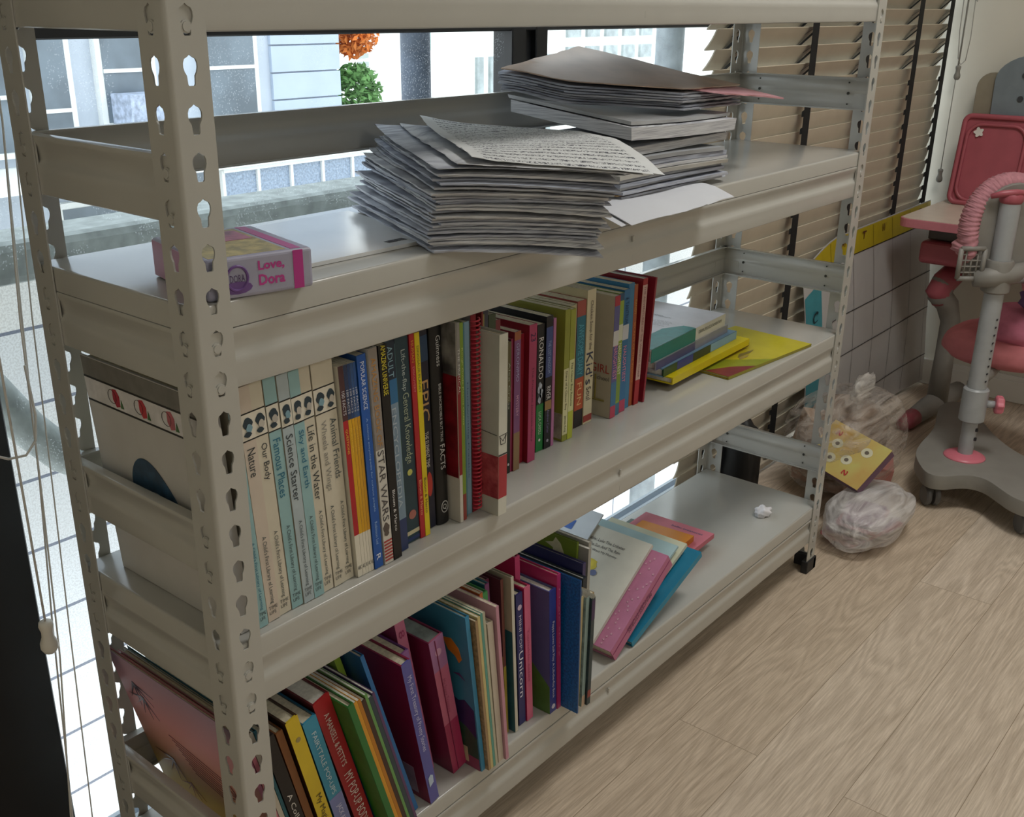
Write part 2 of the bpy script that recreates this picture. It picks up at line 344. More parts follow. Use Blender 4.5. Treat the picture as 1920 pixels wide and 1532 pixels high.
tape_m = mat('black_ladder_tape', s2l('0e0f11'), 0.8)
for tx in (1.62, 1.975, 2.30, 2.655, 2.905):
    m_ = MB()
    m_.box((tx - 2.25 - .017, -.0275, -.26), (tx - 2.25 + .017, -.0265, 2.0))
    for i in range(56):     # cross rungs under each slat and tape folds at the slat edge
        z = zb0 + i * 0.0405 - 0.3
        if z > 1.95: break
        X_ = tx - 2.25 - .004
        if z + .3 > 1.02: m_.add([(X_ - .013, -.0275, z + .012), (X_ + .004, -.0275, z + .012), (X_ + .004, .012, z - .024), (X_ - .013, .012, z - .024)], [(0, 1, 2, 3)]).add([(X_ - .010, -.0270, z + .020), (X_ - .006, -.0270, z + .020), (X_ - .006, .016, z - .010), (X_ - .010, .016, z - .010)], [(0, 1, 2, 3)])
        else: m_.add([(X_ - .013, -.0270, z - .018), (X_ - .013, -.0270, z - .002), (X_ - .0170, -.0230, z - .006), (X_ - .0170, -.0230, z - .019)], [(0, 1, 2, 3)])
    m_.build('ladder_tape', tape_m, bl)
MB().box((x0 - 2.25, -.028, -0.285), (x1 - 2.25, .0, -.268)).build('bottom_rail', slat_m, bl, bevel=.003)
MB().box((x0 - 2.25, -.03, 2.0), (x1 - 2.25, .02, 2.06)).build('head_rail', slat_m, bl, bevel=.003)
# ------------------------------------------------------------------ outside
def plain(name, hexc, rough=0.7, noise=.04, scale=4, **k): return mat(name, s2l(hexc), rough, noise, scale, **k)
def bp6(px): return px
tile_m = bpy.data.materials.new('speckled_facade_tile'); tile_m.use_nodes = True
nt = tile_m.node_tree; n = nt.nodes; l = nt.links; b = n['Principled BSDF']; tc = n.new('ShaderNodeTexCoord'); mp = n.new('ShaderNodeMapping'); l.new(tc.outputs['Object'], mp.inputs[0])
mp.inputs['Rotation'].default_value = (-math.pi / 2, 0, 0)
br = n.new('ShaderNodeTexBrick'); br.offset = 0; br.inputs['Scale'].default_value = 1; br.inputs['Brick Width'].default_value = .6; br.inputs['Row Height'].default_value = .149; br.inputs['Mortar Size'].default_value = .0035
br.inputs['Color1'].default_value = (*s2l('f1f1ef'), 1); br.inputs['Color2'].default_value = (*s2l('e8ebee'), 1); br.inputs['Mortar'].default_value = (*s2l('7d8494'), 1); l.new(mp.outputs[0], br.inputs['Vector'])
no = n.new('ShaderNodeTexNoise'); no.inputs['Scale'].default_value = 260; l.new(tc.outputs['Object'], no.inputs['Vector'])
rr = n.new('ShaderNodeValToRGB'); rr.color_ramp.elements[0].position = .42; rr.color_ramp.elements[0].color = (.72, .71, .7, 1); rr.color_ramp.elements[1].position = .55; rr.color_ramp.elements[1].color = (1, 1, 1, 1); l.new(no.outputs[0], rr.inputs[0])
mx = n.new('ShaderNodeMix'); mx.data_type = 'RGBA'; mx.blend_type = 'MULTIPLY'; mx.inputs[0].default_value = .6; l.new(br.outputs[0], mx.inputs[6]); l.new(rr.outputs[0], mx.inputs[7]); l.new(mx.outputs[2], b.inputs['Base Color']); b.inputs['Roughness'].default_value = .5
o = MB().box((-1.6, 0, -2.449), (4.6, .15, .0)).build('facade_wall', tile_m); o.location = (0, 1.1, .757)
struct(o)
ped = plain('dusty_grey_stone', 'a2a9a8', .85, .18, 40)
o = MB().box((-1.5, .44 + .06, .845), (5, .60, .90)).build('balcony_ledge', ped, bevel=.012); tag(o, 'dusty grey stone ledge running along outside the window glass', 'ledge')
pp = [(.106, .62, 1.2), (.106, .62, .835), (.1, .62, .76), (.104, .62, .67), (.125, .62, .60), (.16, .62, .54), (.21, .62, .49), (.30, .62, .45)]
o = MB().tube([(-.10, .64, 1.3), (-.10, .64, .9), (.0, .64, .78), (.07, .64, .69), (.125, .64, .60), (.17, .64, .545), (.24, .64, .49), (.45, .64, .45)], .028, 14).build('drain_pipe', ped, smooth=True)
tag(o, 'dusty grey curved pipe low outside the window behind the rack\'s left end', 'pipe')
# neighbouring buildings, a few metres away
YN = 6.0
nb = empty('neighbour_building', (4.4, YN, -2), label='pale blue-grey building with framed windows seen through the left panes', cat='building')
pale = plain('pale_blue_grey_cladding', 'b9c1cc'); dk = plain('dim_window_glass', '66717a', .3, .25, 3); whm = plain('white_frame_paint', 'e4e6e4')
def nbx(nm, a, b_, m_, par, y0=0, y1=.2, bev=0):
    o0 = par.location
    return MB().box((a[0] - o0[0], y0, a[1] - o0[2]), (b_[0] - o0[0], y1, b_[1] - o0[2])).build(nm, m_, par, bevel=bev)
nbx('wall', (2.0, -2), (5.53, 4), pale, nb, 0, .6)
sd = MB()
for i in range(28): sd.box((4.85 - 4.4, -.03, -1.9 + i * .2 + 2), (5.54 - 4.4, 0, -1.9 + i * .2 + .188 + 2))
sd.build('cladding', plain('light_blue_siding', 'b3bfd0'), nb)
for (xa, za, xb, zb) in ((2.96, .2, 3.16, 1.5), (3.42, .43, 3.78, 1.5), (4.24, .42, 4.66, 1.5), (2.3, .3, 2.8, 1.4), (3.0, -1.1, 3.5, -.1), (4.3, -1.0, 4.7, -.1)):
    w_ = nbx('window', (xa - .04, za - .04), (xb + .04, zb + .04), whm, nb, -.06, 0)
    MB().box((xa - 4.4, -.065, za + 2), (xb - 4.4, -.058, zb + 2)).box((xa - 4.4, -.075, za + .32 + 2), (xb - 4.4, -.065, za + .345 + 2), 1).build('pane', [dk, whm], w_)
rl = MB()
rl.box((3.9 - 4.4, -.6, -.30 + 2), (6.0 - 4.4, -.58, .10 + 2))
rl.build('balustrade', plain('speckled_blue_glass_panel', '8e9db1', .3, .25, 60), nb)
rp = MB()
for i in range(8): rp.box((3.9 + .3 * i - 4.4 - .012, -.62, -.32 + 2), (3.9 + .3 * i - 4.4 + .012, -.57, .12 + 2))
rp.box((3.9 - 4.4, -.63, .10 + 2), (6.0 - 4.4, -.56, .13 + 2)); rp.box((2.0 - 4.4, -.65, .13 + 2), (6.0 - 4.4, 0, .20 + 2))
rp.build('railing', whm, nb)
ac = MB().box((3.45 - 4.4, -.3, .42 + 2), (3.75 - 4.4, -.05, .62 + 2)); ac.build('planter', plain('blue_patterned_cloth', 'a8b2c6', .8, .3, 25), nb)
def foliage(name, c, r, m_, label, n_=900):
    mb = MB()
    for i in range(n_):
        a = rnd.uniform(0, 2 * math.pi); u = rnd.uniform(-1, 1); rr_ = r * rnd.uniform(.3, 1) ** .5
        p = Vector((c[0] + rr_ * math.sqrt(1 - u * u) * math.cos(a), c[1] + rr_ * math.sqrt(1 - u * u) * math.sin(a), c[2] + 1.2 * rr_ * u))
        q = Matrix.Rotation(rnd.uniform(0, 6.28), 3, 'X') @ Matrix.Rotation(rnd.uniform(0, 6.28), 3, 'Z'); s_ = r * .17
        mb.add([p + q @ Vector(v) * s_ for v in ((-1, 0, 0), (0, -.5, .2), (1, 0, 0), (0, .5, .2))], [(0, 1, 2, 3)])
    o = mb.build(name, m_); tag(o, label, 'tree'); return o
foliage('tree', (6.92, 7.3, 1.02), .27, plain('autumn_orange_leaf', 'c8702c', .8, .3, 6), 'orange leaved treetop seen between the pale and the white buildings')
foliage('tree', (6.92, 7.3, .34), .27, plain('green_leaf', '5f8a4c', .8, .3, 6), 'green leaved bush below the orange treetop outside the window')
foliage('tree', (7.9, 6.2, -2.1), 1.0, plain('bright_green_leaf', '9dbb62', .8, .3, 6), 'bright green bush low outside behind the rack\'s right half', 700)
wbuild = empty('white_building', (8, YN + 2.2, -3), label='white building with rows of small windows across the street', cat='building')
wm = plain('white_render', 'fbfbf8')  # bright white is the render's own colour
lv = MB()
for i in range(26): lv.box((-.20, -.03, 2.2 + i * .085), (-.06, -.0, 2.245 + i * .085))
lv.build('louvre_screen', plain('pale_grey_louvre', 'b9c3c0'), wbuild)
MB().prism([(.25, -.02, 4.15), (.25, -.02, 4.25), (.95, -.02, 3.95), (.95, -.02, 3.70)], (0, .02, 0)).build('awning', plain('pale_green_awning', 'b5cdc6'), wbuild)
MB().box((-1.35, 0, 0), (8, 1, 6)).build('wall', wm, wbuild)
for (xa, za, w_, h_) in [(6.95 + i * .0, 2.2 + j * .5, .06, .3) for j in range(5) for i in range(1)] + [(9.75, 3.1, .12, .5), (10.0, 3.1, .12, .5), (10.25, 3.1, .3, .2), (10.9, 2.6, .35, 1.0), (10.0, 4.1, .6, .2)] + [(11.6 + i * .45, 3.5 + j * .3, .3, .18) for i in range(5) for j in range(3)]:
    f_ = MB().box((xa - 8, -.04, za), (xa - 8 + w_, 0, za + h_)).build('window', plain('pale_window_shade', 'a9b3b5', .4, .2, 8), wbuild)
for (xa, zz_, w_, hh, cc, lab) in ((1.174, 0, .064, 1.6, '56606f', 'dark blue-grey outdoor column standing just beyond the glass'), (2.20, 0, .080, 1.6, '9aa3a8', 'lighter grey outdoor column beyond the glass near the blind')):
    o = MB().tube([(xa, .86, -.5), (xa, .86, 1.8)], w_ / 2, 20).build('outdoor_column', plain('column_paint_' + cc, cc, .6, .2, 18), autosm=.8); tag(o, lab, 'column')
o = MB().box((-3, 1.4, -2.2), (14, 12, -2.0)).build('street_ground', plain('pale_paving', 'c9c7c0')); struct(o)
# ------------------------------------------------------------------ books
def pm(hexc, rough=.38, noise=.06, scale=18, spec=.45): return mat('printed_board_' + hexc, s2l(hexc), rough, noise, scale, spec=spec)
page_m = mat('page_block', s2l('d8cfb6'), .8, .12, 220); page_w = mat('white_page_block', s2l('dedcd2'), .8, .10, 220)
def fit_text(txt, p0, xdir, ydir, length, height, m, parent, name='title', bold=0.0, ext=.00012):
    """lettering starting at p0, running along xdir for length, cap height along ydir (centred on p0)"""
    cu = bpy.data.curves.new(name, 'FONT'); cu.body = txt; cu.size = 1; cu.offset = bold; cu.resolution_u = 2
    o = bpy.data.objects.new(name, cu); COL.objects.link(o); dg = bpy.context.evaluated_depsgraph_get()
    me = bpy.data.meshes.new_from_object(o.evaluated_get(dg)); bpy.data.objects.remove(o); bpy.data.curves.remove(cu)
    xs = [v.co.x for v in me.vertices]; ys = [v.co.y for v in me.vertices]
    if not xs: return None
    x0, x1, y0, y1 = min(xs), max(xs), min(ys), max(ys); X = Vector(xdir); Y = Vector(ydir); N = X.cross(Y); P = Vector(p0)
    vs = [P + X * ((v.co.x - x0) / (x1 - x0) * length) + Y * (((v.co.y - y0) / (y1 - y0) - .5) * height) + N * ext for v in me.vertices]
    for v, q in zip(me.vertices, vs): v.co = q
    me.materials.clear(); me.materials.append(m); me.name = name
    o = bpy.data.objects.new(name, me); COL.objects.link(o); o.parent = parent; return o
def book(x, y, z0, t, h, d, lean=0, yaw=0, left='ffffff', spine=None, right=None, pages=None, soft=False, texts=(), bands=(), label='', name='book', group=None, lmat=None, spinebevel=None, flatrot=None, cat='book', dots=()):
    a = math.radians(lean)
    spine = spine or left; right = right or left
    R = Matrix.Rotation(math.radians(yaw), 4, 'Z') @ Matrix.Rotation(-a, 4, 'Y')
    if flatrot is not None: R = flatrot
    z0 += .0007
    r = empty(name, (x, y, z0), R.to_euler(), label=label, cat=cat, group=group)
    c = .0007 if soft else min(.0022, t * .18); ov = 0 if soft else .003
    mats = [lmat or pm(left), pm(spine), pm(right)]
    cv = MB().box((0, 0, 0), (c, d, h), 0).box((c, 0, 0), (t - c, c, h), 1).box((t - c, 0, 0), (t, d, h), 2)
    # outer faces of the spine carry the spine colour, the boards their own
    cv.box((0, -.0004, 0), (t, .0, h), 1)
    ob = cv.build('cover', mats, r)
    MB().box((c + .0001, c + .0002, ov), (t - c - .0001, d - ov - (.0008 if soft else .002), h - ov - (.0006 if soft else 0))).build('page_block', pages or page_m, r)
    yy = -.0005
    for v0, v1, hexc in bands:
        MB().box((.0000, yy - .0001, h * (1 - v1)), (t, yy + .0002, h * (1 - v0))).build('spine_band', pm(hexc), r)
    for txt, v0, v1, fr, hexc in texts:
        fit_text(txt, (t / 2, yy - .0004, h * (1 - v0)), (0, 0, -1), (1, 0, 0), h * (v1 - v0), t * fr, mat('ink_' + hexc, s2l(hexc), .5), r)
    for v, rr, hexc in dots:
        MB().lathe([(rr * .2, .0), (rr, .0), (rr, .0003)], c=(t / 2, yy - .0002, h * (1 - v)), n=14, axis='Y').build('spine_emblem', pm(hexc), r)
    return r
S2, S3, S1 = SH[1], SH[2], SH[0]
CR, TE, BGc = 'cfc8b6', '93b9bd', 'aebcc2'
G_LIB = 'row of matching thin library volumes'
lib = [(.050, .014, .012, TE, TE, None, 'Nature study'), (.0635, .016, .0165, 'cdc0b2', 'cdc0b2', 'Nature', ''), (.0805, .018, .0160, CR, CR, 'Our Body', ''), (.0975, .018, .0160, TE, TE, 'Famous Places', ''),
       (.114, .017, .0148, BGc, BGc, 'Science Starter', ''), (.129, .017, .0145, TE, TE, 'Sky and Earth', ''), (.1440, .019, .0150, CR, CR, 'Life in the Water', ''), (.1600, .0185, .0160, CR, CR, 'Wheels and Wings', ''), (.1765, .020, .0145, CR, CR, 'Animal Friends', '')]
cn = {TE: 'pale teal', CR: 'cream', 'cdc0b2': 'pinkish cream', BGc: 'blue-grey'}
tcol = {'Famous Places': '1f6a86', 'Sky and Earth': '1d6a8a', 'Wheels and Wings': '8d8a83', 'Animal Friends': '4d5658'}
for i, (x, y, t, c1, c2, ti, _) in enumerate(lib):
    H_ = .272; lab = ('pale teal library volume first in the row, right behind the near post' if ti is None else '%s library volume with spine reading %s' % (cn[c1], ti))
    T_ = []; v = lambda z: 1 - (z - S2) / H_
    if ti: T_.append((ti, v(.762), v(.762 - .0052 * len(ti)), .62, tcol.get(ti, '2c3438')))
    T_.append(("A Child's First Library of Learning", v(.660), v(.578), .42, '3c4a4c' if i else '1f6a86'))
    bd = [(v(.8010), v(.7995), '16181a'), (v(.7995), v(.7720), 'e2ddcf'), (v(.7720), v(.7705), '16181a')]
    r = book(x, y, S2, t - .0006, H_, .21, lean=3.4, left='c6beac', spine=c1, right='c6beac', soft=False, texts=T_, bands=bd, label=lab, group=G_LIB)
    # little picture in the panel and the publisher's mark near the foot
    q = MB()
    hx = t * .22
    for k, (ox, oz, rx_, rz_) in enumerate(((0, .003, .34, .0068), (.06, -.002, .22, .0048), (-.10, -.008, .26, .0030))):
        cx_ = t / 2 + ox * t; cz = .786 - S2 + oz
        pts = [(cx_ + rx_ * t * (1 + .13 * math.sin(4 * a_ + i)) * math.cos(a_), -.0012 - .0003 * k, cz + rz_ * math.sin(a_)) for a_ in [2 * math.pi * m_ / 14 for m_ in range(14)]]
        q.prism(pts, (0, .0003, 0), (0, 1, 0)[k])
    q.build('spine_picture', [pm('2a3c48'), pm(['b9b4ac', '7fa4b4', 'c4beb4'][i % 3])], r)
    fit_text('TIME\nLIFE', (t * .12, -.0011, .0135), (1, 0, 0), (0, 0, 1), t * .7, .010, mat('ink_2c3438', s2l('2c3438'), .5), r, name='publisher_mark')
# thin question-and-answer books (white foot, red or yellow body, dark blue head)
v = lambda z: 1 - (z - S2) / .262
xs_ = [.1925, .2000, .2052, .2094, .2136]; bodies = ['b01c28', 'd8a41c', 'd6a01a', 'cf9a20', 'c99420']
wds = ['red and white thin factbook in front of the yellow ones', 'first yellow and white thin factbook after the red one', 'second yellow and white thin factbook after the red one', 'third yellow and white thin factbook after the red one', 'last yellow and white thin factbook beside the blue science book']
for i in range(5):
    t = (xs_ + [.2180])[i + 1] - xs_[i] - .0004
    r = book(xs_[i], .0145, S2, t, .262, .20, lean=3.3, left='dcd7c8', spine='dcd7c8', soft=True, bands=[(0, v(.755), ['4a2c30', '2a3a5c', '23406e', '2c4f80', '2a5490'][i]), (v(.755), v(.612), bodies[i])],
         texts=[('100 FACTS', v(.79), v(.762), .6, 'd9d9df'), ('QUESTIONS', v(.745), v(.715), .5, 'f0c84a')], label=wds[i], group='thin factbooks')
    fit_text('ABC', (t * .1, -.0008, .012), (1, 0, 0), (0, 0, 1), t * .8, .005, mat('ink_2c3438', s2l('2c3438'), .5), r, name='publisher_mark')
v = lambda z: 1 - (z - S2) / .262
book(.2185, .013, S2, .0130, .268, .21, 3.2, left='1f4f96', spine='1d56a8', soft=True, texts=[('POPULAR SCIENCE', .03, .24, .45, 'dfe8f4'), ('A science encyclopedia for curious people', .28, .72, .25, '9cc0e8'), ('Robinson Ltd', .77, .88, .3, '9cc0e8'), ('R', .93, .96, .5, 'dfe8f4')], label='blue science paperback between the yellow factbooks and the silver-grey annual', group='tall books mid shelf')
r = book(.2340, .012, S2, .0135, .272, .22, 3.2, left='cfcdc6', spine='cfccc4', texts=[('AMAZING BOOK OF', .04, .435, .55, 'b98642'), ('STAR WARS', .455, .79, .72, '4a4648')], bands=[(0, .45, '8f8781')], label='silver-grey annual with brown head, big dark lettering and red striped foot')
q = MB()
for k in range(7): q.box((0.0005, -.0010, .004 + k * .0042), (.013, -.0005, .0060 + k * .0042))
q.build('spine_stripes', pm('a63a3a'), r)
q = MB(); q.prism([(.006 + .0045 * math.cos(a_) * (1 + .25 * math.sin(5 * a_)), -.0010, .046 + .009 * math.sin(a_)) for a_ in [6.283 * k / 16 for k in range(16)]], (0, .0004, 0)); q.build('spine_picture', pm('5b514c'), r)
book(.2490, .012, S2, .0130, .272, .22, 3.0, left='0f0f12', spine='0e0e11', soft=True, texts=[('AMAZING UNIVERSE', .0, .22, .55, 'e0d23a'), ('Bloom & Marco', .66, .86, .32, 'e6e6e6')], label='black paperback with bright yellow lettering at the top of its spine')
book(.2650, .020, S2, .0160, .270, .20, 3.0, left='244a66', spine='7d94a8', soft=False, texts=[('ADULT', .02, .16, .5, '8fb6c8'), ('ENCYCLOPEDIA', .30, .78, .42, 'b4c2cc')], bands=[(0, .17, '17293c'), (.17, .28, '2d6a98'), (.84, 1, '2a3a66')], label='mottled grey-blue encyclopedia with a navy head and foot')
book(.2830, .028, S2, .0055, .262, .20, 2.8, left='4c6e2c', spine='5c8a3c', right='2c5c5c', bands=[(0, .45, '3c6a70')], label='slim green and teal softcover beside the dark general knowledge book', soft=True)
book(.2886, .028, S2, .0210, .268, .20, 2.8, left='1c3a44', spine='1f3c48', texts=[('Lift-the-flap', .06, .25, .42, 'b8c6c4'), ('General Knowledge', .26, .60, .62, 'a9b59c')], bands=[(.94, .96, 'c8c0a0'), (.975, .99, '2c3c70')], dots=((.645, .0042, 'c8c86a'), (.86, .0062, 'a8685e')), label='thick dark teal book of general knowledge with a small yellow bulb')
book(.3100, .0265, S2, .0080, .268, .21, 2.7, left='a0222a', spine='b3222a', soft=True, texts=[('HUMAN', .03, .13, .5, 'e0a030'), ('DISCOVERY', .15, .27, .4, 'e58a8a'), ('Bloom & Marco', .70, .88, .5, 'f0b080')], label='narrow red paperback left of the bright yellow one')
book(.3182, .0260, S2, .0082, .268, .21, 2.7, left='d4bf1c', spine='e0c81a', soft=True, texts=[('DINOSAUR PLANET', .06, .28, .45, '6a7a2a'), ('Bloom & Marco', .70, .88, .5, '5a5030')], label='narrow bright yellow paperback right of the red one')
r = book(.3285, .036, S2, .0190, .268, .20, 2.4, left='141a34', spine='12142c', soft=True, texts=[('EPIC', .25, .45, .75, 'c9a06a'), ('THE ELEMENT TIME', .50, .68, .35, 'd8d4cc')], bands=[(.04, .16, '1c3c5c'), (.46, .50, '141428')], label='dark navy comic-like paperback with large tan capitals and a red flame')
q = MB(); q.prism([(.011 + .005 * math.cos(a_), -.0010, .062 + .017 * math.sin(a_)) for a_ in [6.283 * k / 14 for k in range(14)]], (0, .0004, 0)); q.build('spine_picture', pm('b8352c'), r)
# thick black book with a rounded spine
r = book(.3490, .0370, S2, .0225, .270, .20, 2.2, left='0c0c0e', spine='0b0b0d', soft=True, label='thick black book with rounded spine and white circular emblem at its foot')
q = MB(); N = 14; prof = [(.01125 - .01125 * math.cos(math.pi * k / N), -.0055 * math.sin(math.pi * k / N)) for k in range(N + 1)]
q.add([(a_, b_, 0.0) for a_, b_ in prof] + [(a_, b_, .270) for a_, b_ in prof], [(k, k + 1, k + 2 + N, k + 1 + N) for k in range(N)] + [tuple(range(N + 1)), tuple(range(2 * N + 1, N, -1))]); q.build('rounded_spine', pm('0b0b0d'), r, autosm=.8)
for txt, z0_, z1_, hh in (('Guinness', .811, .772, .0075), ('BIBLE INCREDIBLE BUT TRUE', .749, .672, .0042), ('FACTS', .668, .634, .0085)):
    fit_text(txt, (.0115, -.0058, z0_ - S2), (0, 0, -1), (1, 0, 0), z0_ - z1_, hh, mat('ink_cfcfcf', s2l('cfcfcf'), .5), r)
q = MB(); q.tube([(.0115 + .0058 * math.cos(a_), -.0058, .024 + .0078 * math.sin(a_)) for a_ in [6.283 * k / 24 for k in range(24)]], .0006, 6, closed=True); q.build('emblem_ring', pm('b9b9b9'), r)
fit_text('Q', (.0075, -.006, .024), (1, 0, 0), (0, 0, 1), .007, .008, mat('ink_cfcfcf', s2l('cfcfcf'), .5), r, name='emblem_letter')
# photo-cover book: grey photo above, dark red middle, white foot
r = book(.3740, .0175, S2, .0055, .268, .22, 1.2, left='cfcac0', spine='c9c4ba', soft=True, bands=[(0, .25, '8d8a86'), (.25, .75, '8e1c26')], texts=[('THE MUSICAL', .12, .34, .6, 'd8d8d8')], label='photo covered paperback with grey top, dark red middle and white foot')
MB().box((-.0006, .001, .063), (-.0001, .2, .200)).build('cover_panel', pm('7c1420', .4, .35, 40), r)
MB().box((-.0006, .001, .200), (-.0001, .2, .2675)).build('cover_photo', mat('grey_photo_print', s2l('4a4745'), .4, .5, 25, col2=s2l('aaa59d')), r)
book(.3815, .0190, S2, .0060, .266, .20, 1.2, left='5c7a2a', spine='7f9a36', bands=[(.86, 1, '8f3c34')], soft=True, texts=[('Rough Guide Poems Online', .12, .5, .5, 'd5e08c')], label='lime green narrow softcover with a rust red foot')
book(.3885, .0230, S2, .0060, .262, .20, 1.2, left='3c6a74', spine='4c7c86', soft=True, label='narrow teal softcover right of the lime green one')
book(.3955, .0260, S2, .0100, .262, .20, 1.0, left='84929c', spine='7fa0b4', soft=True, texts=[('Handwriting Practice', .3, .8, .3, '3c5c7c')], label='pale grey-blue softcover just left of the red spiral notebook')
# spiral notebook
sp = book(.4075, .0260, S2, .0100, .268, .20, .8, left='8f8d92', spine='8e1c2c', right='8e1c2c', soft=True, label='spiral bound notebook with red plastic coil', name='notebook', cat='notebook')
q = MB(); pts = []
n_t = 46
for i in range(n_t * 12 + 1):
    a_ = 2 * math.pi * i / 12; pts.append((0.0055 + .0056 * math.cos(a_), -.0030 + .0062 * math.sin(a_), .004 + .260 * i / (n_t * 12)))
q.tube(pts, .0011, 5); q.build('spiral_coil', mat('red_coil', s2l('c4384a'), .35, .05), sp, smooth=True)
# white sleeve with plaid band
r = book(.4200, -.0070, S2, .0165, .246, .045, 0, left='bdbdb2', spine='cfcfc4', right='b9b9ae', label='tall white file box with red plaid band and black drawn boat', name='file_box', cat='file box', bands=[(.66, .90, 'a8323c')])
MB().box((-.0005, .0, .0245), (-.0001, .0445, .084)).build('plaid_band', mat('plaid_print', s2l('8d2430'), .4, .5, 60, col2=s2l('c05a5e')), r)
q = MB()
for (a0, b0, a1, b1) in ((.0005, .112, .016, .113), (.002, .111, .004, .100), (.0145, .112, .0125, .100), (.004, .100, .0125, .100), (.002, .111, .0085, .104), (.0145, .112, .008, .104)):
    q.tube([(a0, -.0007, b0), (a1, -.0007, b1)], .0004, 5)
q.tube([(-.0007, .002, .113), (-.0007, .043, .116)], .0004, 5); q.build('boat_drawing', mat('ink_222222', s2l('222222'), .5), r)
MB().box((0, -.0008, .0845), (.0165, -.0003, .0865)).build('plaid_edge', pm('3a3a3e'), r)
book(.4385, .0380, S2, .0030, .266, .19, 0, left='7c1f26', spine='7c1f26', soft=True, label='very thin dark red folder right of the white file box', name='folder', cat='folder')
for (x, y, t, h, d, lf, spc, lab) in ((.4440, .055, .0120, .238, .19, '5a5a46', '7a7452', 'olive grey softcover just right of the thin dark red folder'), (.4575, .060, .0120, .250, .19, '6f6d3c', '8f8a50', 'olive yellow book with cream page tops mid row'), (.4710, .066, .0130, .256, .18, '30303a', '3a3c4c', 'charcoal hardcover mid row behind the olive books'),
                                      (.4855, .066, .0140, .244, .18, '303c2c', '3c4a34', 'dark moss green softcover left of the brown slim ones'), (.5010, .070, .0130, .232, .17, '6c2a30', '742c34', 'maroon paperback set back left of the brown slim ones')):
    book(x, y, S2, t, h, d, 0, left=lf, spine=spc, label=lab, soft=True)
book(.5160, .071, S2, .0050, .200, .15, 0, left='5c2a20', spine='6c3a2c', soft=True, label='slim rust brown paperback before the dark green slim one')
book(.5215, .0705, S2, .0060, .210, .15, 0, left='5a4a24', spine='6e5a2c', soft=True, label='slim mustard brown paperback before the dark green slim one')
book(.5290, .070, S2, .0085, .196, .15, 0, left='1c3026', spine='16241c', soft=True, texts=[('Alex Cross', .15, .5, .4, 'a8b0a0')], bands=[(.0, .45, '5c5634')], dots=((.93, .002, 'c8c8c8'),), label='slim dark green and black paperback with small pale dot at its foot')
book(.5385, .071, S2, .0040, .198, .14, 0, left='7a2440', spine='8c2c50', soft=True, label='very slim plum paperback left of the purple patterned one')
book(.5435, .0690, S2, .0135, .207, .14, 0, left='8c2c3c', spine='7d4c7c', soft=True, texts=[('GERONIMO', .08, .35, .45, 'b0a8d0'), ('MYSTERY', .45, .6, .4, 'd8a8c0')], bands=[(.72, 1, '8a7050'), (0, .06, '9a5c3c')], label='purple patterned paperback with mottled brown foot')
book(.5600, .0800, S2, .0180, .196, .12, 0, left='6e141e', spine='8a1c2c', soft=True, label='dark red paperback with visible red cover left of the tall pink spine')
book(.5800, .0720, S2, .0170, .208, .14, 0, left='8c1c2c', spine='a83c64', soft=True, texts=[('The Princess Journals diary', .3, .85, .3, '6c1c44'), ('23', .06, .12, .6, '4c2c5c')], label='tall pink spine paperback left of the black football biography')
r = book(.6180, .0870, S2, .0170, .197, .13, 0, left='101216', spine='111318', soft=True, texts=[('RONALDO', .10, .42, .62, 'e4e4e4'), ('LUCA CAIOLI', .68, .86, .38, 'c8e0c8')], bands=[(.62, 1, '1f7a3a')], dots=((.91, .0022, 'e8e8e8'),), label='black and green football biography paperback with bold white capitals')
q = MB()
for cx_, cz, r1, r2 in ((.007, .100, .0045, .010), (.010, .092, .004, .008), (.007, .084, .0035, .008)): q.prism([(cx_ + r1 * math.cos(a_) * (1 + .3 * math.sin(4 * a_)), -.0010, cz + r2 * math.sin(a_)) for a_ in [6.283 * k / 14 for k in range(14)]], (0, .0003, 0))
q.build('spine_picture', pm('a9b4c4', .4, .4, 120), r)
book(.6010, .0960, S2, .0120, .196, .13, 0, left='0e0f14', spine='14161e', soft=True, pages=page_w, label='black softcover set back, squeezed between the tall pink spine and the football biography')
book(.6360, .0850, S2, .0155, .206, .14, 0, left='0d0d14', spine='101018', soft=True, texts=[('THE LOST KINGDOM', .18, .42, .42, '9ab0dc'), ('RIVER', .52, .62, .6, 'e8e8ec'), ('Andrew Carter', .7, .88, .35, '7c78a8')], bands=[(.08, .45, '3a4c86'), (.63, .70, '9a7a4a')], dots=((.94, .0025, 'a0a0b0'),), label='black paperback with blue upper spine and tan band')
book(.6530, .0850, S2, .0062, .200, .14, 0, left='a8609a', spine='b0709c', soft=True, label='very slim mauve pink paperback left of the olive green pair')
def kids(x, y, t, h, d, l_, s_, lab, lean=0, **k): return book(x, y, S2, t, h, d, lean, left=l_, spine=s_, label=lab, soft=True, **k)
r = kids(.6770, .0820, .0125, .208, .13, '8a8c34', '8f9438', 'olive green paperback with white title strip, the left one of two alike', texts=[('Diary of a Clever Boy', .46, .76, .5, '4c4c30'), ('James King', .80, .93, .45, '3c3c28')], bands=[(.44, .95, 'd6d4a6')])
MB().box((-.0006, .001, .004), (-.0001, .08, .045)).build('cover_panel', pm('a9a28c', .4, .3, 60), r)
r = kids(.6905, .0820, .0125, .206, .13, '8a8c34', '9aa03a', 'olive green paperback with white title strip, the right one of two alike', texts=[('The Clever Boy Returns', .40, .74, .5, '4c4c30')], bands=[(.38, .78, 'd6d8a2'), (.78, 1, 'b4bc3c')])
kids(.7050, .0930, .0130, .206, .13, 'b0a886', 'b8b090', 'cream topped paperback hidden just behind the right olive green book')
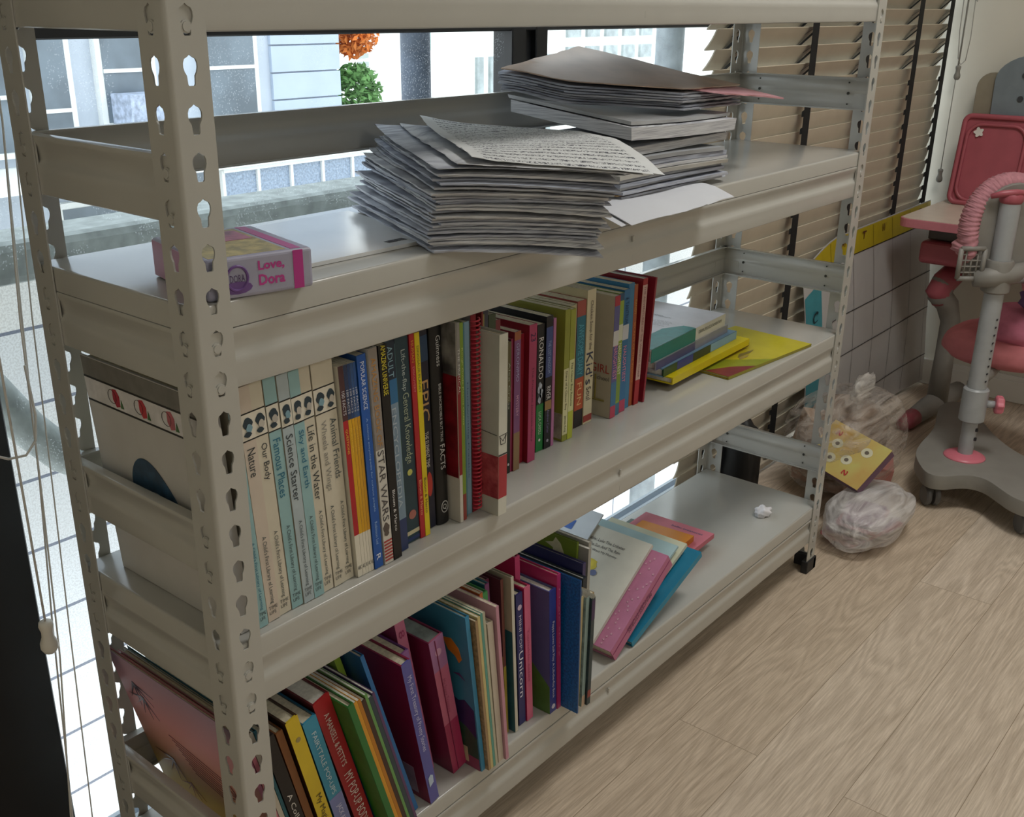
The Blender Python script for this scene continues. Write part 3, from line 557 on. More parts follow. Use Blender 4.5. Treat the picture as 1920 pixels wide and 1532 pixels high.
kids(.7330, .1010, .0225, .206, .13, '984038', '8c4c40', 'teal and orange paperback with blue scribbled lettering and black foot', texts=[('AWESOME DIARY', .18, .58, .6, '5cb0c8'), ('FUN', .64, .82, .5, 'e8c088')], bands=[(0, .12, 'a05048'), (.12, .60, '256e84'), (.60, .86, 'b8502c'), (.86, 1, '241c20')])
kids(.7185, .1010, .0130, .204, .13, 'b0a888', 'a8a080', 'cream page topped paperback left of the teal and orange one')
kids(.7565, .0995, .0225, .219, .14, 'c4b890', 'cfc6a8', 'thick cream inspirational paperback with big navy lettering', texts=[('Chicken Soup for the', .08, .44, .42, '4c3c3c'), ("Kid's", .46, .70, .8, '2a3454'), ('Soul', .72, .82, .55, '4c4444')], bands=[(.935, .985, '9a3a34')])
r = kids(.8060, .0820, .0145, .203, .13, 'b9af9a', '5c5c90', 'cream covered storybook with red girl lettering and purple and blue spine', texts=[('NAUGHTIEST', .40, .68, .7, 'e090b0')], bands=[(0, .08, 'a83040'), (.28, .40, 'cfd0d0'), (.70, .90, '3f7298'), (.90, 1, 'b8405a')])
fit_text('GIRL', (-.0007, .040, .082), (0, -1, 0), (0, 0, 1), .036, .014, mat('ink_a83a34', s2l('a83a34'), .5), r); fit_text('at school', (-.0007, .042, .066), (0, -1, 0), (0, 0, 1), .038, .007, mat('ink_55504c', s2l('55504c'), .5), r)
q = MB().tube([(-.0006, .030, .030), (-.0006, .030, .070)], .0014, 6).tube([(-.0006, .045, .028), (-.0006, .012, .028)], .0018, 6); q.build('cover_picture', pm('8a7c3c'), r)
kids(.8215, .0840, .0130, .204, .13, '7c9a3c', '8fa83c', 'apple green storybook of the school girl series', texts=[('NAUGHTIEST', .40, .66, .6, 'e6e6dc')], bands=[(0, .06, '2c5070'), (.25, .38, 'd0d4c0'), (.66, .88, '7a9438'), (.9, 1, '40708c')])
kids(.8380, .0860, .0165, .206, .13, '2c6896', '2f6d9c', 'bright blue storybook of the school girl series', texts=[('A TANTRUM', .06, .27, .6, '1c3c60'), ('NAUGHTIEST', .45, .75, .55, 'e08aa8')], bands=[(.28, .40, 'c8ccd4'), (.9, 1, 'b84060')])
kids(.8560, .0900, .0160, .212, .14, '3a7ca4', '3a78a0', 'mid blue storybook left of the orange one')
kids(.8740, .0910, .0100, .207, .14, '7c5c3c', 'a0522c', 'orange and rust storybook with worn lettering', texts=[('RANDY', .12, .24, .6, 'c89a40'), ('SECRETS OF THE WOODS', .3, .8, .5, 'd8843c')])
kids(.8850, .0880, .0135, .214, .14, '8a1c24', 'a01c26', 'red hardback storybook with long white label on its spine', texts=[('THE ADVENTURES OF THE WISHING CHAIR', .06, .78, .35, '7c3c3c')], bands=[(.05, .80, 'c9a8a0')], pages=page_w, lean=-2.5)
r = kids(.9065, .0840, .0050, .212, .17, '8a1a2c', '8a1a2c', 'tallest dark red thin book at the right end of the standing row', lean=-5)
for i_, (xx, hh, lf) in enumerate(((.9000, .212, '9aa89c'),)): kids(xx, .095, .0040, hh, .15, lf, lf, 'grey-green thin book left of the tallest dark red one', lean=-3.2)

# picture book standing at the left end with tulip strip and sea shell
tul_l = mat('white_gloss_print', s2l('c9c7c4'), .3, .02)
r = book(.0300, .020, S2, .014, .268, .225, 3.4, left='c9c7c4', spine='c9c7c4', lmat=tul_l, label='white picture book with tulip strip and blue sea shell at the left end', group=None)
def smooth_poly(p, it=2):
    for _ in range(it):
        o_ = []
        for i in range(len(p)): a_, b_ = p[i], p[(i + 1) % len(p)]; o_ += [(a_[0] * .75 + b_[0] * .25, a_[1] * .75 + b_[1] * .25), (a_[0] * .25 + b_[0] * .75, a_[1] * .25 + b_[1] * .75)]
        p = o_
    return p
def side_poly(par, pts, hexc, name, e=.0006, nz=.1, rg=.35):   # polygon on the left board; (y, z) local
    return MB().prism([(-e, a_, b_) for a_, b_ in pts], (.0003, 0, 0)).build(name, pm(hexc, rg, nz, 60), par)
side_poly(r, [(.002, .243), (.223, .243), (.223, .267), (.002, .267)], '77746f', 'grey_header')
for zc in (.243, .2155): side_poly(r, [(.002, zc), (.223, zc), (.223, zc + .0022), (.002, zc + .0022)], '141214', 'black_rule', .0009)
side_poly(r, [(.002, .2177), (.223, .2177), (.223, .243), (.002, .243)], 'dcdadb', 'picture_strip')
for yc, cc in ((.168, 'a8283c'), (.118, 'c0303c'), (.068, 'b8606a')):
    side_poly(r, [(yc - .010, .222), (yc - .003, .220), (yc + .002, .228), (yc + .001, .240), (yc - .006, .241), (yc - .011, .234)], cc, 'tulip_print', .0010)
    side_poly(r, [(yc - .017, .221), (yc - .011, .221), (yc - .014, .231)], '3f6b3a', 'leaf_print', .0011)
    MB().tube([(-.0010, yc + .003 + .008 * math.cos(a_), .231 + .008 * math.sin(a_)) for a_ in [6.28 * k / 16 for k in range(16)]], .0003, 4, closed=True).build('outline_print', pm('2a2826'), r)
shell = [(.164, .125), (.158, .152), (.140, .169), (.118, .168), (.094, .150), (.070, .122), (.045, .085), (.030, .050), (.07, .060), (.12, .085), (.150, .100)]
side_poly(r, smooth_poly(shell, 3), '2a4a66', 'shell_print', .0008, .3)
side_poly(r, smooth_poly([(.140, .110), (.128, .132), (.108, .132), (.082, .110), (.055, .075), (.095, .080), (.122, .095)], 2), '8f9497', 'shell_inner_print', .0011, .3)

# ------------------------------------------------------------------ third shelf, leaning books at left
g3 = 'leaning books at the left of the bottom shelf'
sun_m = bpy.data.materials.new('sunset_cover_print'); sun_m.use_nodes = True; nt = sun_m.node_tree; n = nt.nodes; l = nt.links
tc = n.new('ShaderNodeTexCoord'); sx_ = n.new('ShaderNodeSeparateXYZ'); l.new(tc.outputs['Generated'], sx_.inputs[0]); cr = n.new('ShaderNodeValToRGB'); l.new(sx_.outputs['Z'], cr.inputs[0])
e = cr.color_ramp.elements; e[0].position = .0; e[0].color = (*s2l('b89a54'), 1); e[1].position = 1; e[1].color = (*s2l('b094ac'), 1)
for p_, hx_ in ((.3, 'd0b868'), (.48, 'e0a48c'), (.72, 'dc9ca4')): q_ = e.new(p_); q_.color = (*s2l(hx_), 1)
l.new(cr.outputs[0], n['Principled BSDF'].inputs['Base Color']); n['Principled BSDF'].inputs['Roughness'].default_value = .5
def lb(x, y, t, h, d, lean, l_, s_, lab, **k): return book(x, y, S3, t, h, d, lean, left=l_, spine=s_, label=lab, **k)
r = lb(.0735, .012, .0045, .285, .262, 13.2, 'b8707c', 'a06478', 'large picture book with pink sunset cover and plant silhouettes, leftmost on the bottom shelf', lmat=sun_m)
def leafpoly(yc, zc, s_, rot):
    o_ = []
    for k in range(5):
        a_ = rot + (k - 2) * .5; o_ += [(yc + s_ * .12 * math.cos(a_ - .25), zc + s_ * .12 * math.sin(a_ - .25)), (yc + s_ * math.cos(a_), zc + s_ * math.sin(a_))]
    return o_ + [(yc - s_ * .1 * math.cos(rot), zc - s_ * .1 * math.sin(rot))]
for i, (yc, zc, s_, rt, cc) in enumerate(((.225, .245, .04, -2.0, '4a3f58'), (.215, .225, .035, -1.2, '4c4258'), (.205, .12, .04, -1.0, '6e3a34'), (.18, .09, .03, -1.4, '8a4c34'), (.06, .14, .035, .6, '7c3c3c'), (.055, .10, .03, -.9, '8c443c'))):
    side_poly(r, leafpoly(yc, zc, s_, rt), cc, 'leaf_print', .0008)
for k in range(9): MB().tube([(-.0007, .185 - .004 * k, .178 - .0062 * k), (-.0007, .085 - .002 * (k % 3), .163 - .0062 * k)], .00035, 4).build('text_line', pm('7c3c48'), r)
for i, (x, t, l_, s_, lab) in enumerate(((.0790, .0050, 'a8606c', 'b86c78', 'thin rose pink picture book behind the sunset cover'), (.0850, .0060, 'b0a694', 'b8b0a0', 'thin cream picture book behind the sunset cover'), (.0920, .0040, '1f5c6c', '24606e', 'thin dark teal picture book before the black one'))):
    lb(x, .012, t, .280, .255, 13.2, l_, s_, lab)
lb(.0975, .010, .0160, .262, .25, 13.4, '2a1c18', '16100f', 'black story collection with white spine lettering, low at the left', texts=[('A Collection of Bedtime', .36, .95, .4, 'd8d4cc')])
lb(.1150, .010, .0095, .262, .24, 13.2, '6c3f1c', '7c4c22', 'brown and orange leaning book left of the yellow one')
r = lb(.1275, .005, .0180, .272, .25, 13.2, '3c2416', 'd0b428', 'yellow leaning book with dark brown side and magic story lettering', texts=[('My Magic Story Collection', .47, .98, .55, '4c4420')], dots=((.12, .0035, '9a8a54'),))
r = lb(.1500, .006, .0205, .256, .24, 13.6, '1c5a78', '3a8fae', 'sky blue and lilac leaning book of fairytale pop-ups', texts=[('FAIRYTALE POP-UPS', .08, .50, .32, 'c8dce4'), ('JACK AND THE BEANSTALK', .58, .98, .42, 'd4d4e8')], bands=[(.52, 1, '7c84b8')])
r = lb(.1800, .010, .0250, .272, .24, 15.0, '5c1216', 'a01e24', 'thick red leaning book about the body with white capitals', texts=[("A MANSELL & PETTY'S", .09, .43, .32, 'e0d4cc'), ('MY POP-UP BODY BOOK', .48, .98, .5, 'e0d4cc')], pages=page_w)
r = lb(.2110, -.018, .0090, .268, .26, 15.8, '2c6a2c', '2f7034', 'tall leaning picture book with green and blue cover sticking out past the red one')
side_poly(r, [(.0, 0), (.03, 0), (.03, .268), (.0, .268)], '2f7a2c', 'green_strip'); side_poly(r, [(.03, 0), (.26, 0), (.26, .268), (.03, .268)], '1f6aa0', 'blue_panel')
for i, (x, t, h, s_, lab) in enumerate(((.2210, .0055, .266, 'd8982c', 'thin amber leaning book right of the tall green one'), (.2270, .0050, .266, 'b87820', 'thin ochre leaning book second from the tall green one'), (.2325, .0060, .262, '402a22', 'thin dark brown leaning book between ochre and leaf green'), (.2390, .0040, .268, '6a9c58', 'thin leaf green leaning book'), (.2435, .0060, .260, '30404a', 'thin slate leaning book beside the leaf green one'), (.2500, .0038, .264, '5c3c64', 'thin violet leaning book before the long blue one'))):
    lb(x, -.016, t, h, .24, 15.8, s_, s_, lab, soft=True, pages=page_w)
lb(.2578, .050, .0090, .285, .20, 16.3, '7c9c34', '8aa83a', 'lime green leaning picture book set back behind the thin ones')
lb(.2720, .012, .0060, .300, .25, 16.5, '1c5a94', '1f68a4', 'long bright blue leaning picture book left of the crimson treasury')
r = lb(.2945, .004, .0165, .252, .20, 11.0, '8a1c40', '5a5aa0', 'crimson treasury with blue-violet spine and white handwriting', texts=[('My First Treasury of Pretty Stories', .09, .62, .55, 'c8c8e4')], spinebevel=1)
side_poly(r, [(.02, .01), (.055, .01), (.055, .06), (.02, .06)], 'a88ca0', 'barcode_label')
q = MB().prism([(.004, -.0012, .030), (.012, -.0012, .034), (.013, -.0012, .046), (.009, -.0012, .050), (.004, -.0012, .046)], (0, .0004, 0)); q.build('spine_picture', pm('b8c8dc'), r)
lb(.3125, .024, .0150, .250, .20, 11.0, '6c3c7c', '8c5c98', 'glittery violet treasury behind the crimson one', texts=[('Princess Treasury', .1, .7, .4, '5c3470')])
lb(.3330, .050, .0170, .290, .20, 10.8, 'a04068', 'c07090', 'tall pink leaning book set back between the treasuries', texts=[('8', .1, .14, .6, 'a03868')])
r = lb(.3600, .022, .0272, .243, .19, 10.8, '7c1c44', 'b8607c', 'chunky crimson and pink padded book with silver edged top', bands=[(.0, .22, 'a06c98'), (.62, 1, '9c2c54')], pages=mat('silver_page_edge', s2l('8a9490'), .4, .2, 80), texts=[('My Story Treasury', .3, .55, .25, '9c4464')], dots=((.10, .006, 'c898b4'),))
MB().box((.010, -.0016, .002), (.0112, -.0006, .240)).build('spine_groove', pm('7c1c44'), r)
r = lb(.3890, -.006, .0075, .272, .27, 7.2, '3a80a0', '3a88b0', 'big blue picture book with orange fish on its side', lmat=pm('3f86a6', .35, .15, 8))
side_poly(r, [(.046, .222), (.030, .226), (.018, .214), (.014, .196), (.020, .188), (.026, .198), (.038, .204)], 'd07a2c', 'fish_print')
side_poly(r, [(.002, .0), (.268, .0), (.268, .12), (.20, .13), (.12, .115), (.05, .128), (.03, .118), (.018, .124), (.002, .112)], '3a2a5c', 'seabed_print', .0005)
side_poly(r, [(.002, .02), (.268, .02), (.268, .07), (.05, .085), (.02, .075), (.002, .060)], '2f4c3c', 'weed_print', .0008)
side_poly(r, [(.002, .0), (.268, .0), (.268, .022), (.002, .022)], '8c3c5c', 'plum_foot', .0010)
side_poly(r, [(.022, .008), (.046, .008), (.046, .036), (.022, .036)], 'c0b090', 'barcode_label', .0012)
side_poly(r, [(.012, .160), (.022, .170), (.034, .166), (.022, .165)], '5c2c64', 'smile_print')
for i, (x, t, h, s_, lab) in enumerate(((.3975, .0045, .262, 'a08460', 'thin tan mottled book right of the fish picture book'), (.4025, .0050, .266, 'c8b880', 'thin straw coloured book second from the fish picture book'), (.4080, .0045, .268, '5c9a8c', 'thin aqua flecked book third from the fish picture book'), (.4130, .0045, .268, 'b8b49c', 'thin pale cream book fourth from the fish picture book'))):
    lb(x, -.012, t, h, .24, 6.4, s_, s_, lab, soft=True, lmat=mat('flecked_print_' + s_, s2l(s_), .5, .3, 150))
lb(.4195, -.012, .0110, .246, .22, 6.2, 'c0b4a2', 'c4b8a8', 'plain cream thick book standing forward, dog eared foot', pages=page_w)
lb(.4315, -.016, .0060, .268, .22, 5.6, 'c498a4', 'c08a9c', 'thin pink speckled book right of the plain cream one', soft=True)
lb(.4385, .020, .0060, .270, .20, 5.2, 'b8602c', 'c0682c', 'orange and brown thin book set back, top showing', soft=True)
lb(.4450, .022, .0110, .266, .20, 5.0, '3a8a44', '3f9450', 'green picture book with pale page tops, set back', pages=page_w)
lb(.4570, .030, .0090, .270, .20, 4.4, '2f6c7c', '7c3c74', 'teal covered picture book with plum spine, set back')
lb(.4670, .040, .0085, .268, .20, 4.0, '5c2438', '74304c', 'plum hardcover set back before the brown tall one')
r = lb(.4770, .022, .0055, .270, .22, 3.5, '5a2c34', '6c3a34', 'tall dark plum board cover with ochre lower half', bands=[(.55, 1, '9a8a30')])
side_poly(r, [(0, 0), (.22, 0), (.22, .12), (0, .14)], '8a7a30', 'ochre_panel'); side_poly(r, [(.0, .0), (.03, .01), (.03, .028), (.0, .03)], '2c2018', 'dark_patch', .0009)
r = lb(.4885, .013, .0060, .272, .22, 3.4, 'b4ac94', 'c8c4b4', 'tall board cover, cream above and sea green below', pages=page_w)
side_poly(r, [(.0, .0), (.22, .0), (.22, .19), (.0, .18)], '2f6068', 'sea_panel')
lb(.5040, .018, .0150, .233, .19, 3.4, '202048', '2a2a64', 'navy book with white unicorn lettering on its spine', texts=[('MINI POP:', .16, .42, .38, 'd8d4e4'), ('Unicorn', .43, .78, .62, 'ecebf4')], dots=((.1, .0045, 'c8b4c8'),))
lb(.5205, .016, .0138, .238, .19, 3.4, 'b02050', 'cc6484', 'pink glitter spined book right of the navy unicorn one', texts=[('Twinkle tales', .3, .7, .3, 'b04870')])
lb(.5356, .045, .0110, .272, .18, 3.2, 'b81c54', 'c8487a', 'tall magenta book set back behind the pink glitter spine')
r = lb(.5565, .0, .0160, .221, .17, 2.8, '5c5c8c', '2c3888', 'purple lift-the-flap book with green hill on its side', pages=page_w, texts=[('Peppa Loves Soft Play: A Lift-the-flap Book', .25, .88, .42, 'dcdcf0')], dots=((.95, .0042, 'c8c8dc'),))
side_poly(r, [(0, 0), (.15, 0), (.15, .06), (.09, .11), (.04, .09), (0, .05)], '54783c', 'hill_print'); side_poly(r, [(.05, .10), (.053, .108), (.06, .109), (.055, .114), (.056, .121), (.05, .116), (.044, .12), (.045, .113), (.04, .108), (.047, .107)], 'a8a8cc', 'star_print', .0009)
lb(.5740, -.001, .0085, .242, .17, 2.8, 'b83068', 'a83068', 'magenta book between the purple lift-the-flap and glitter blue ones', texts=[('Magic story', .1, .6, .3, 'd890b0')])
r = lb(.5845, -.031, .0028, .236, .20, 1.2, '1c5c9c', '174c84', 'thin glitter blue folder standing forward of its neighbours', lmat=mat('glitter_blue', s2l('145a9a'), .3, .35, 300))
for i, (x, y, t, h, s_, lab) in enumerate(((.5895, -.020, .0050, .200, '20201e', 'thin black magazine right of the glitter blue folder'), (.5955, -.022, .0060, .198, 'c4b488', 'straw coloured magazine with frayed top among the right group'), (.6025, -.026, .0080, .194, '8aa09c', 'pale aqua magazine with frayed pages'), (.6115, -.030, .0085, .190, '2c3c40', 'dark green and violet magazine with frayed pages'), (.6210, -.022, .0060, .192, 'a08c64', 'tan magazine at the right end of the standing group'))):
    r = book(x, y, S3, t, h, .17, .0 - .2 * i, left=s_, spine=s_, soft=True, label=lab, name='magazine', cat='magazine', lmat=mat('mag_print_' + s_, s2l(s_), .4, .35, 70), bands=[(.02, .2, '3c2450'), (.86, .93, '8a3a34')] if i == 3 else ([(.9, 1, 'c0a890')] if i == 2 else []))
    if i in (1, 2, 3):
        q = MB()
        for k in range(5):
            xx = t * (k + .5) / 5; q.add([(xx, .003, h - .006), (xx, .10, h - .002), (xx + rnd.uniform(-.0006, .0006), .10, h + rnd.uniform(.004, .012)), (xx + rnd.uniform(-.0006, .0006), -.002, h + rnd.uniform(.0, .012))], [(0, 1, 2, 3)])
        q.build('frayed_page', page_w, r)
def rb(x, y, t, h, d, lab, l_, s_, **k): return book(x, y, S3, t, h, d, -.6, left=l_, spine=s_, label=lab, **k)
rb(.6000, .150, .0110, .212, .115, 'grey topped hardcover set far back among the right group', '8a8c88', '8a8c88', pages=page_w)
rb(.6290, .0, .0100, .205, .20, 'dark navy hardcover with grey page tops at the right end', '18242e', '18242e', pages=page_w)
r = rb(.6410, .010, .0080, .222, .19, 'purple and red cartoon covered picture book, top showing', '30305c', '3c3460')
side_poly(r, [(0, .10), (.10, .10), (.10, .17), (.05, .20), (0, .195)], '9a2c40', 'red_shape'); side_poly(r, [(.004 + .0, .17), (.014, .165), (.022, .175), (.02, .19), (.008, .192), (.0, .184)], '241c18', 'round_print', .0009)
r = rb(.6510, .030, .0050, .248, .17, 'olive green picture book with pale flower print, top showing', '70842c', '70842c')
side_poly(r, [(.02, .215), (.04, .20), (.045, .225), (.06, .23), (.045, .235), (.04, .244), (.03, .236)], 'c8c4a0', 'flower_print')
for i, (x, h) in enumerate(((.6575, .240), (.6655, .246), (.6740, .236))):
    rb(x, .012 + .006 * i, .0070, h, .17, ['plain grey notebook right of the olive green book', 'tallest plain grey notebook at the right end', 'last plain grey notebook against the leaning pile'][i], '9c9a92', 'a09e96', pages=page_w, soft=True, name='notebook', cat='notebook')

# leaning pile to the right: books whose spines face front, tops resting to the right
def tilted(x, y, z0, ang, t, h, d, lab, l_, s_, **k):
    """lower edge at (x,z0); the book lies with its board at ang degrees above the shelf, left board facing up"""
    R = Matrix.Rotation(math.radians(90 - ang), 4, 'Y') @ Matrix.Translation((-t, 0, 0)); 
    z0 += .0012; r = book(0, 0, 0, t, h, d, left=l_, spine=s_, label=lab, **k); r.location = (0, 0, 0); r.matrix_world = Matrix.Translation((x, y, z0)) @ R
    return r
tilted(.793, .004, S3, 20.5, .012, .236, .17, 'teal blue book at the bottom of the leaning pile', '1f7a9c', '2186a8')
tilted(.800, .026, S3 + .017, 23.5, .007, .215, .165, 'cream covered book with star title under the leaning pile', 'cfd0b8', 'c4c4b0', pages=page_w)
tilted(.786, .030, S3 + .0222, 25, .005, .205, .17, 'pale aqua picture book in the leaning pile', 'a8c4c8', 'a8c0c4', pages=page_w)
r = tilted(.741, .004, S3, 33.5, .030, .200, .16, 'thick pink star patterned book in the leaning pile', 'c07c9c', 'b86c90', texts=[('PRINCESS STORIES', .35, .75, .42, '6c3c58')])
q = MB()
for i in range(26):
    yc = rnd.uniform(.006, .03) if i < 18 else rnd.uniform(.002, .03); zc = .008 + .184 * i / 26; s_ = .0028
    q.prism([(-.0008, yc + s_ * (1 if k % 2 == 0 else .4) * math.cos(k * math.pi / 5), zc + s_ * (1 if k % 2 == 0 else .4) * math.sin(k * math.pi / 5)) for k in range(10)], (.0003, 0, 0))
q.build('star_pattern', pm('d8a8bc'), r)
MB().box((.012, -.0012, .002), (.0132, -.0004, .198)).build('spine_groove', pm('8c4468'), r)
r = tilted(.7225, .036, S3 + .0275, 33.5, .007, .205, .165, 'white backed picture book with small bee print lying on the leaning pile', 'd2d0c4', 'c8c6bc', pages=page_w)
# its back cover: text and a small yellow and blue picture (board faces up-left)
ik = mat('ink_4c4a48', s2l('4c4a48'), .5)
for i, (s_, ln, yo) in enumerate((('Also available: Lulu The Lobster', .105, 0), ('The Sun And The Rain', .066, .035), ('I Want My Mummy', .055, .045))):
    fit_text(s_, (-.0006, .145 - yo - .0, .178 - .011 * i), (0, -1, 0), (0, 0, 1), ln, .006, ik, r, name='blurb_text')
for i in range(6): fit_text('small printed lines of text', (-.0006, .080 - .002 * (i % 2), .065 - .0055 * i), (0, -1, 0), (0, 0, 1), .045 - .004 * (i % 3), .0022, ik, r, name='blurb_text')
side_poly(r, [(.085 + .012 * math.cos(6.28 * k / 14) * (1.2 + .3 * math.sin(9 * k)), .128 + .012 * math.sin(6.28 * k / 14)) for k in range(14)], 'd8c84c', 'yellow_print')
side_poly(r, [(.070 + .007 * math.cos(6.28 * k / 10), .115 + .006 * math.sin(6.28 * k / 10)) for k in range(10)], '6c78a0', 'blue_print', .0009)
r2 = tilted(.7225, .150, S3 + .0380, 33.5, .003, .22, .12, 'pale blue and white booklet peeking out behind the bee print book', 'd0d8e0', 'c0c8d0', soft=True, pages=page_w)
side_poly(r2, [(.04, .17), (.075, .17), (.075, .19), (.04, .19)], '3c68b8', 'blue_sticker')
FL = Matrix.Rotation(math.pi / 2, 4, 'Y')
def flat(x, y, z0, sx_, sy_, t, yaw, lab, top, spc, z=None, **k):
    """closed book lying flat; spine along the front edge; (x,y) front-left corner"""
    r = book(0, 0, 0, t, sx_, sy_, left=top, spine=spc, label=lab, **k)
    r.matrix_world = Matrix.Translation((x, y, z0 + .0008)) @ Matrix.Rotation(math.radians(yaw), 4, 'Z') @ Matrix.Translation((0, 0, t)) @ Matrix.Rotation(math.pi / 2, 4, 'Y')
    return r
flat(1.028, .098, S3, .150, .15, .018, 3, 'dark green board book lying under the pink one on the bottom shelf', '2c4c3c', '243c30')
r = flat(1.020, .074, S3 + .018, .185, .158, .010, 2, 'pink glitter book lying flat below the orange board book', 'd87c8c', 'c06070')
fit_text('hello treasures', (-.0006, .085, .165), (0, 1, 0) if 0 else (0, -1, 0), (0, 0, 1), .07, .007, mat('ink_4c5c84', s2l('4c5c84'), .5), r, name='title')
r = flat(1.035, .088, S3 + .028, .115, .115, .012, 4, 'small orange board book with bird print lying on the pink book', 'e08c20', 'c87818')
side_poly(r, [(.060 + .010 * math.cos(6.28 * k / 12), .035 + .008 * math.sin(6.28 * k / 12)) for k in range(12)], 'd0d0dc', 'bird_print'); side_poly(r, [(.045 + .012 * math.cos(6.28 * k / 12), .018 + .008 * math.sin(6.28 * k / 12)) for k in range(12)], 'a8a83c', 'leaf_print')
# crumpled tissue
q = MB(); q.add([], [])
bm = bmesh.new(); bmesh.ops.create_icosphere(bm, subdivisions=3, radius=1)
for vtx in bm.verts:
    f_ = 1 + .28 * math.sin(vtx.co.x * 5 + 1) * math.cos(vtx.co.y * 6) + .16 * math.sin(vtx.co.z * 9 + vtx.co.x * 7) + rnd.uniform(-.02, .02); vtx.co = Vector((vtx.co.x * .020 * f_, vtx.co.y * .015 * f_, max(-.0085, vtx.co.z * .012 * f_)))
me = bpy.data.meshes.new('tissue'); bm.to_mesh(me); bm.free(); me.polygons.foreach_set('use_smooth', [True] * len(me.polygons)); me.materials.append(mat('white_tissue', s2l('e6e5ea'), .9, .03)); o = bpy.data.objects.new('tissue', me); COL.objects.link(o); o.location = (1.400, .070, S3 + .0086)
tag(o, 'small crumpled white tissue on the empty right part of the bottom shelf', 'tissue')

# ------------------------------------------------------------------ second shelf, flat stack at right
z = S2
r = flat(1.105, .030, z, .290, .175, .005, -5, 'glossy yellow picture book with bird prints lying flat at the right end', 'c4b42c', '8c8420', lmat=pm('c2b62a', .18, .06))
for yc, zc, s_, cc in ((.12, .13, .03, '6c5c34'), (.118, .15, .015, '2c2c24'), (.055, .14, .032, '7c7040'), (.045, .12, .02, 'a08c50')):
    side_poly(r, [(yc - .004, zc - s_), (yc + .006, zc - s_ * .4), (yc + .002, zc + s_), (yc - .004, zc + s_ * .3)], cc, 'bird_print')
side_poly(r, [(.0, .0), (.175, .0), (.09, .055), (.05, .09), (.0, .15)], '8c9424', 'grass_print', .0005)
side_poly(r, [(.0, .0), (.05, .0), (.03, .05), (.0, .09)], '7c2c34', 'maroon_print', .0008)
zz = z + .006
flat(1.000, .086, zz, .300, .18, .006, 1, 'maroon backed thin book at the bottom of the flat stack', '7c3c3c', '6c2c30', pages=page_w); zz += .006
flat(.985, .074, zz, .300, .19, .013, 2, 'thin bright yellow book second in the flat stack', 'e0cc10', 'd0bc14', pages=page_w); zz += .013
r = flat(.975, .088, zz, .290, .19, .016, 3, 'green and blue encyclopedia with pale blue end in the flat stack', '7ca0bc', '2c4c30', pages=page_w)
for a_, b_, cc in ((.0, .05, '2c4a2c'), (.05, .11, '2c3c8c'), (.11, .18, '24382c'), (.18, .29, '7ca4c4')): MB().box((.0005, -.0009, a_ + .0005), (.0155, -.0004, b_)).build('spine_band', pm(cc), r)
zz += .016
r = flat(.955, .092, zz, .290, .19, .015, 4, 'slate and silver softcover under the white and teal book', 'a8a8ac', '8a8c98', pages=page_w)
MB().box((.0005, -.0009, .002), (.0145, -.0004, .15)).build('spine_band', pm('4c4c74'), r)
zz += .015
r = flat(.945, .096, zz, .290, .160, .024, 3.5, 'white and teal hardcover textbook on top of the flat stack', 'eeeef6', 'd4d4cc', pages=page_w)
MB().box((.0, -.0010, .0), (.024, -.0004, .165)).build('spine_band', pm('127c72'), r)
side_poly(r, [(.0, .0), (.0, .165), (.024, .165), (.046, .125), (.046, .050), (.080, .0)], '2f9a9a', 'teal_panel')
fit_text('MATHEMATICS EXPLAINED', (.010, -.0012, .272), (0, 0, -1), (-1, 0, 0), .095, .006, mat('ink_2c3438', s2l('2c3438'), .5), r)
for i, (a_, ln) in enumerate(((.20, .05), (.195, .07), (.168, .085), (.162, .09), (.156, .086), (.150, .09), (.144, .07), (.138, .085))):
    fit_text('printed introduction of the book' if i > 1 else 'FIRST STEPS IN NUMBERS', (-.0008, .135, a_), (0, -1, 0), (0, 0, 1), ln, .0034, ik, r, name='blurb_text')
from mathutils import noise as mnoise
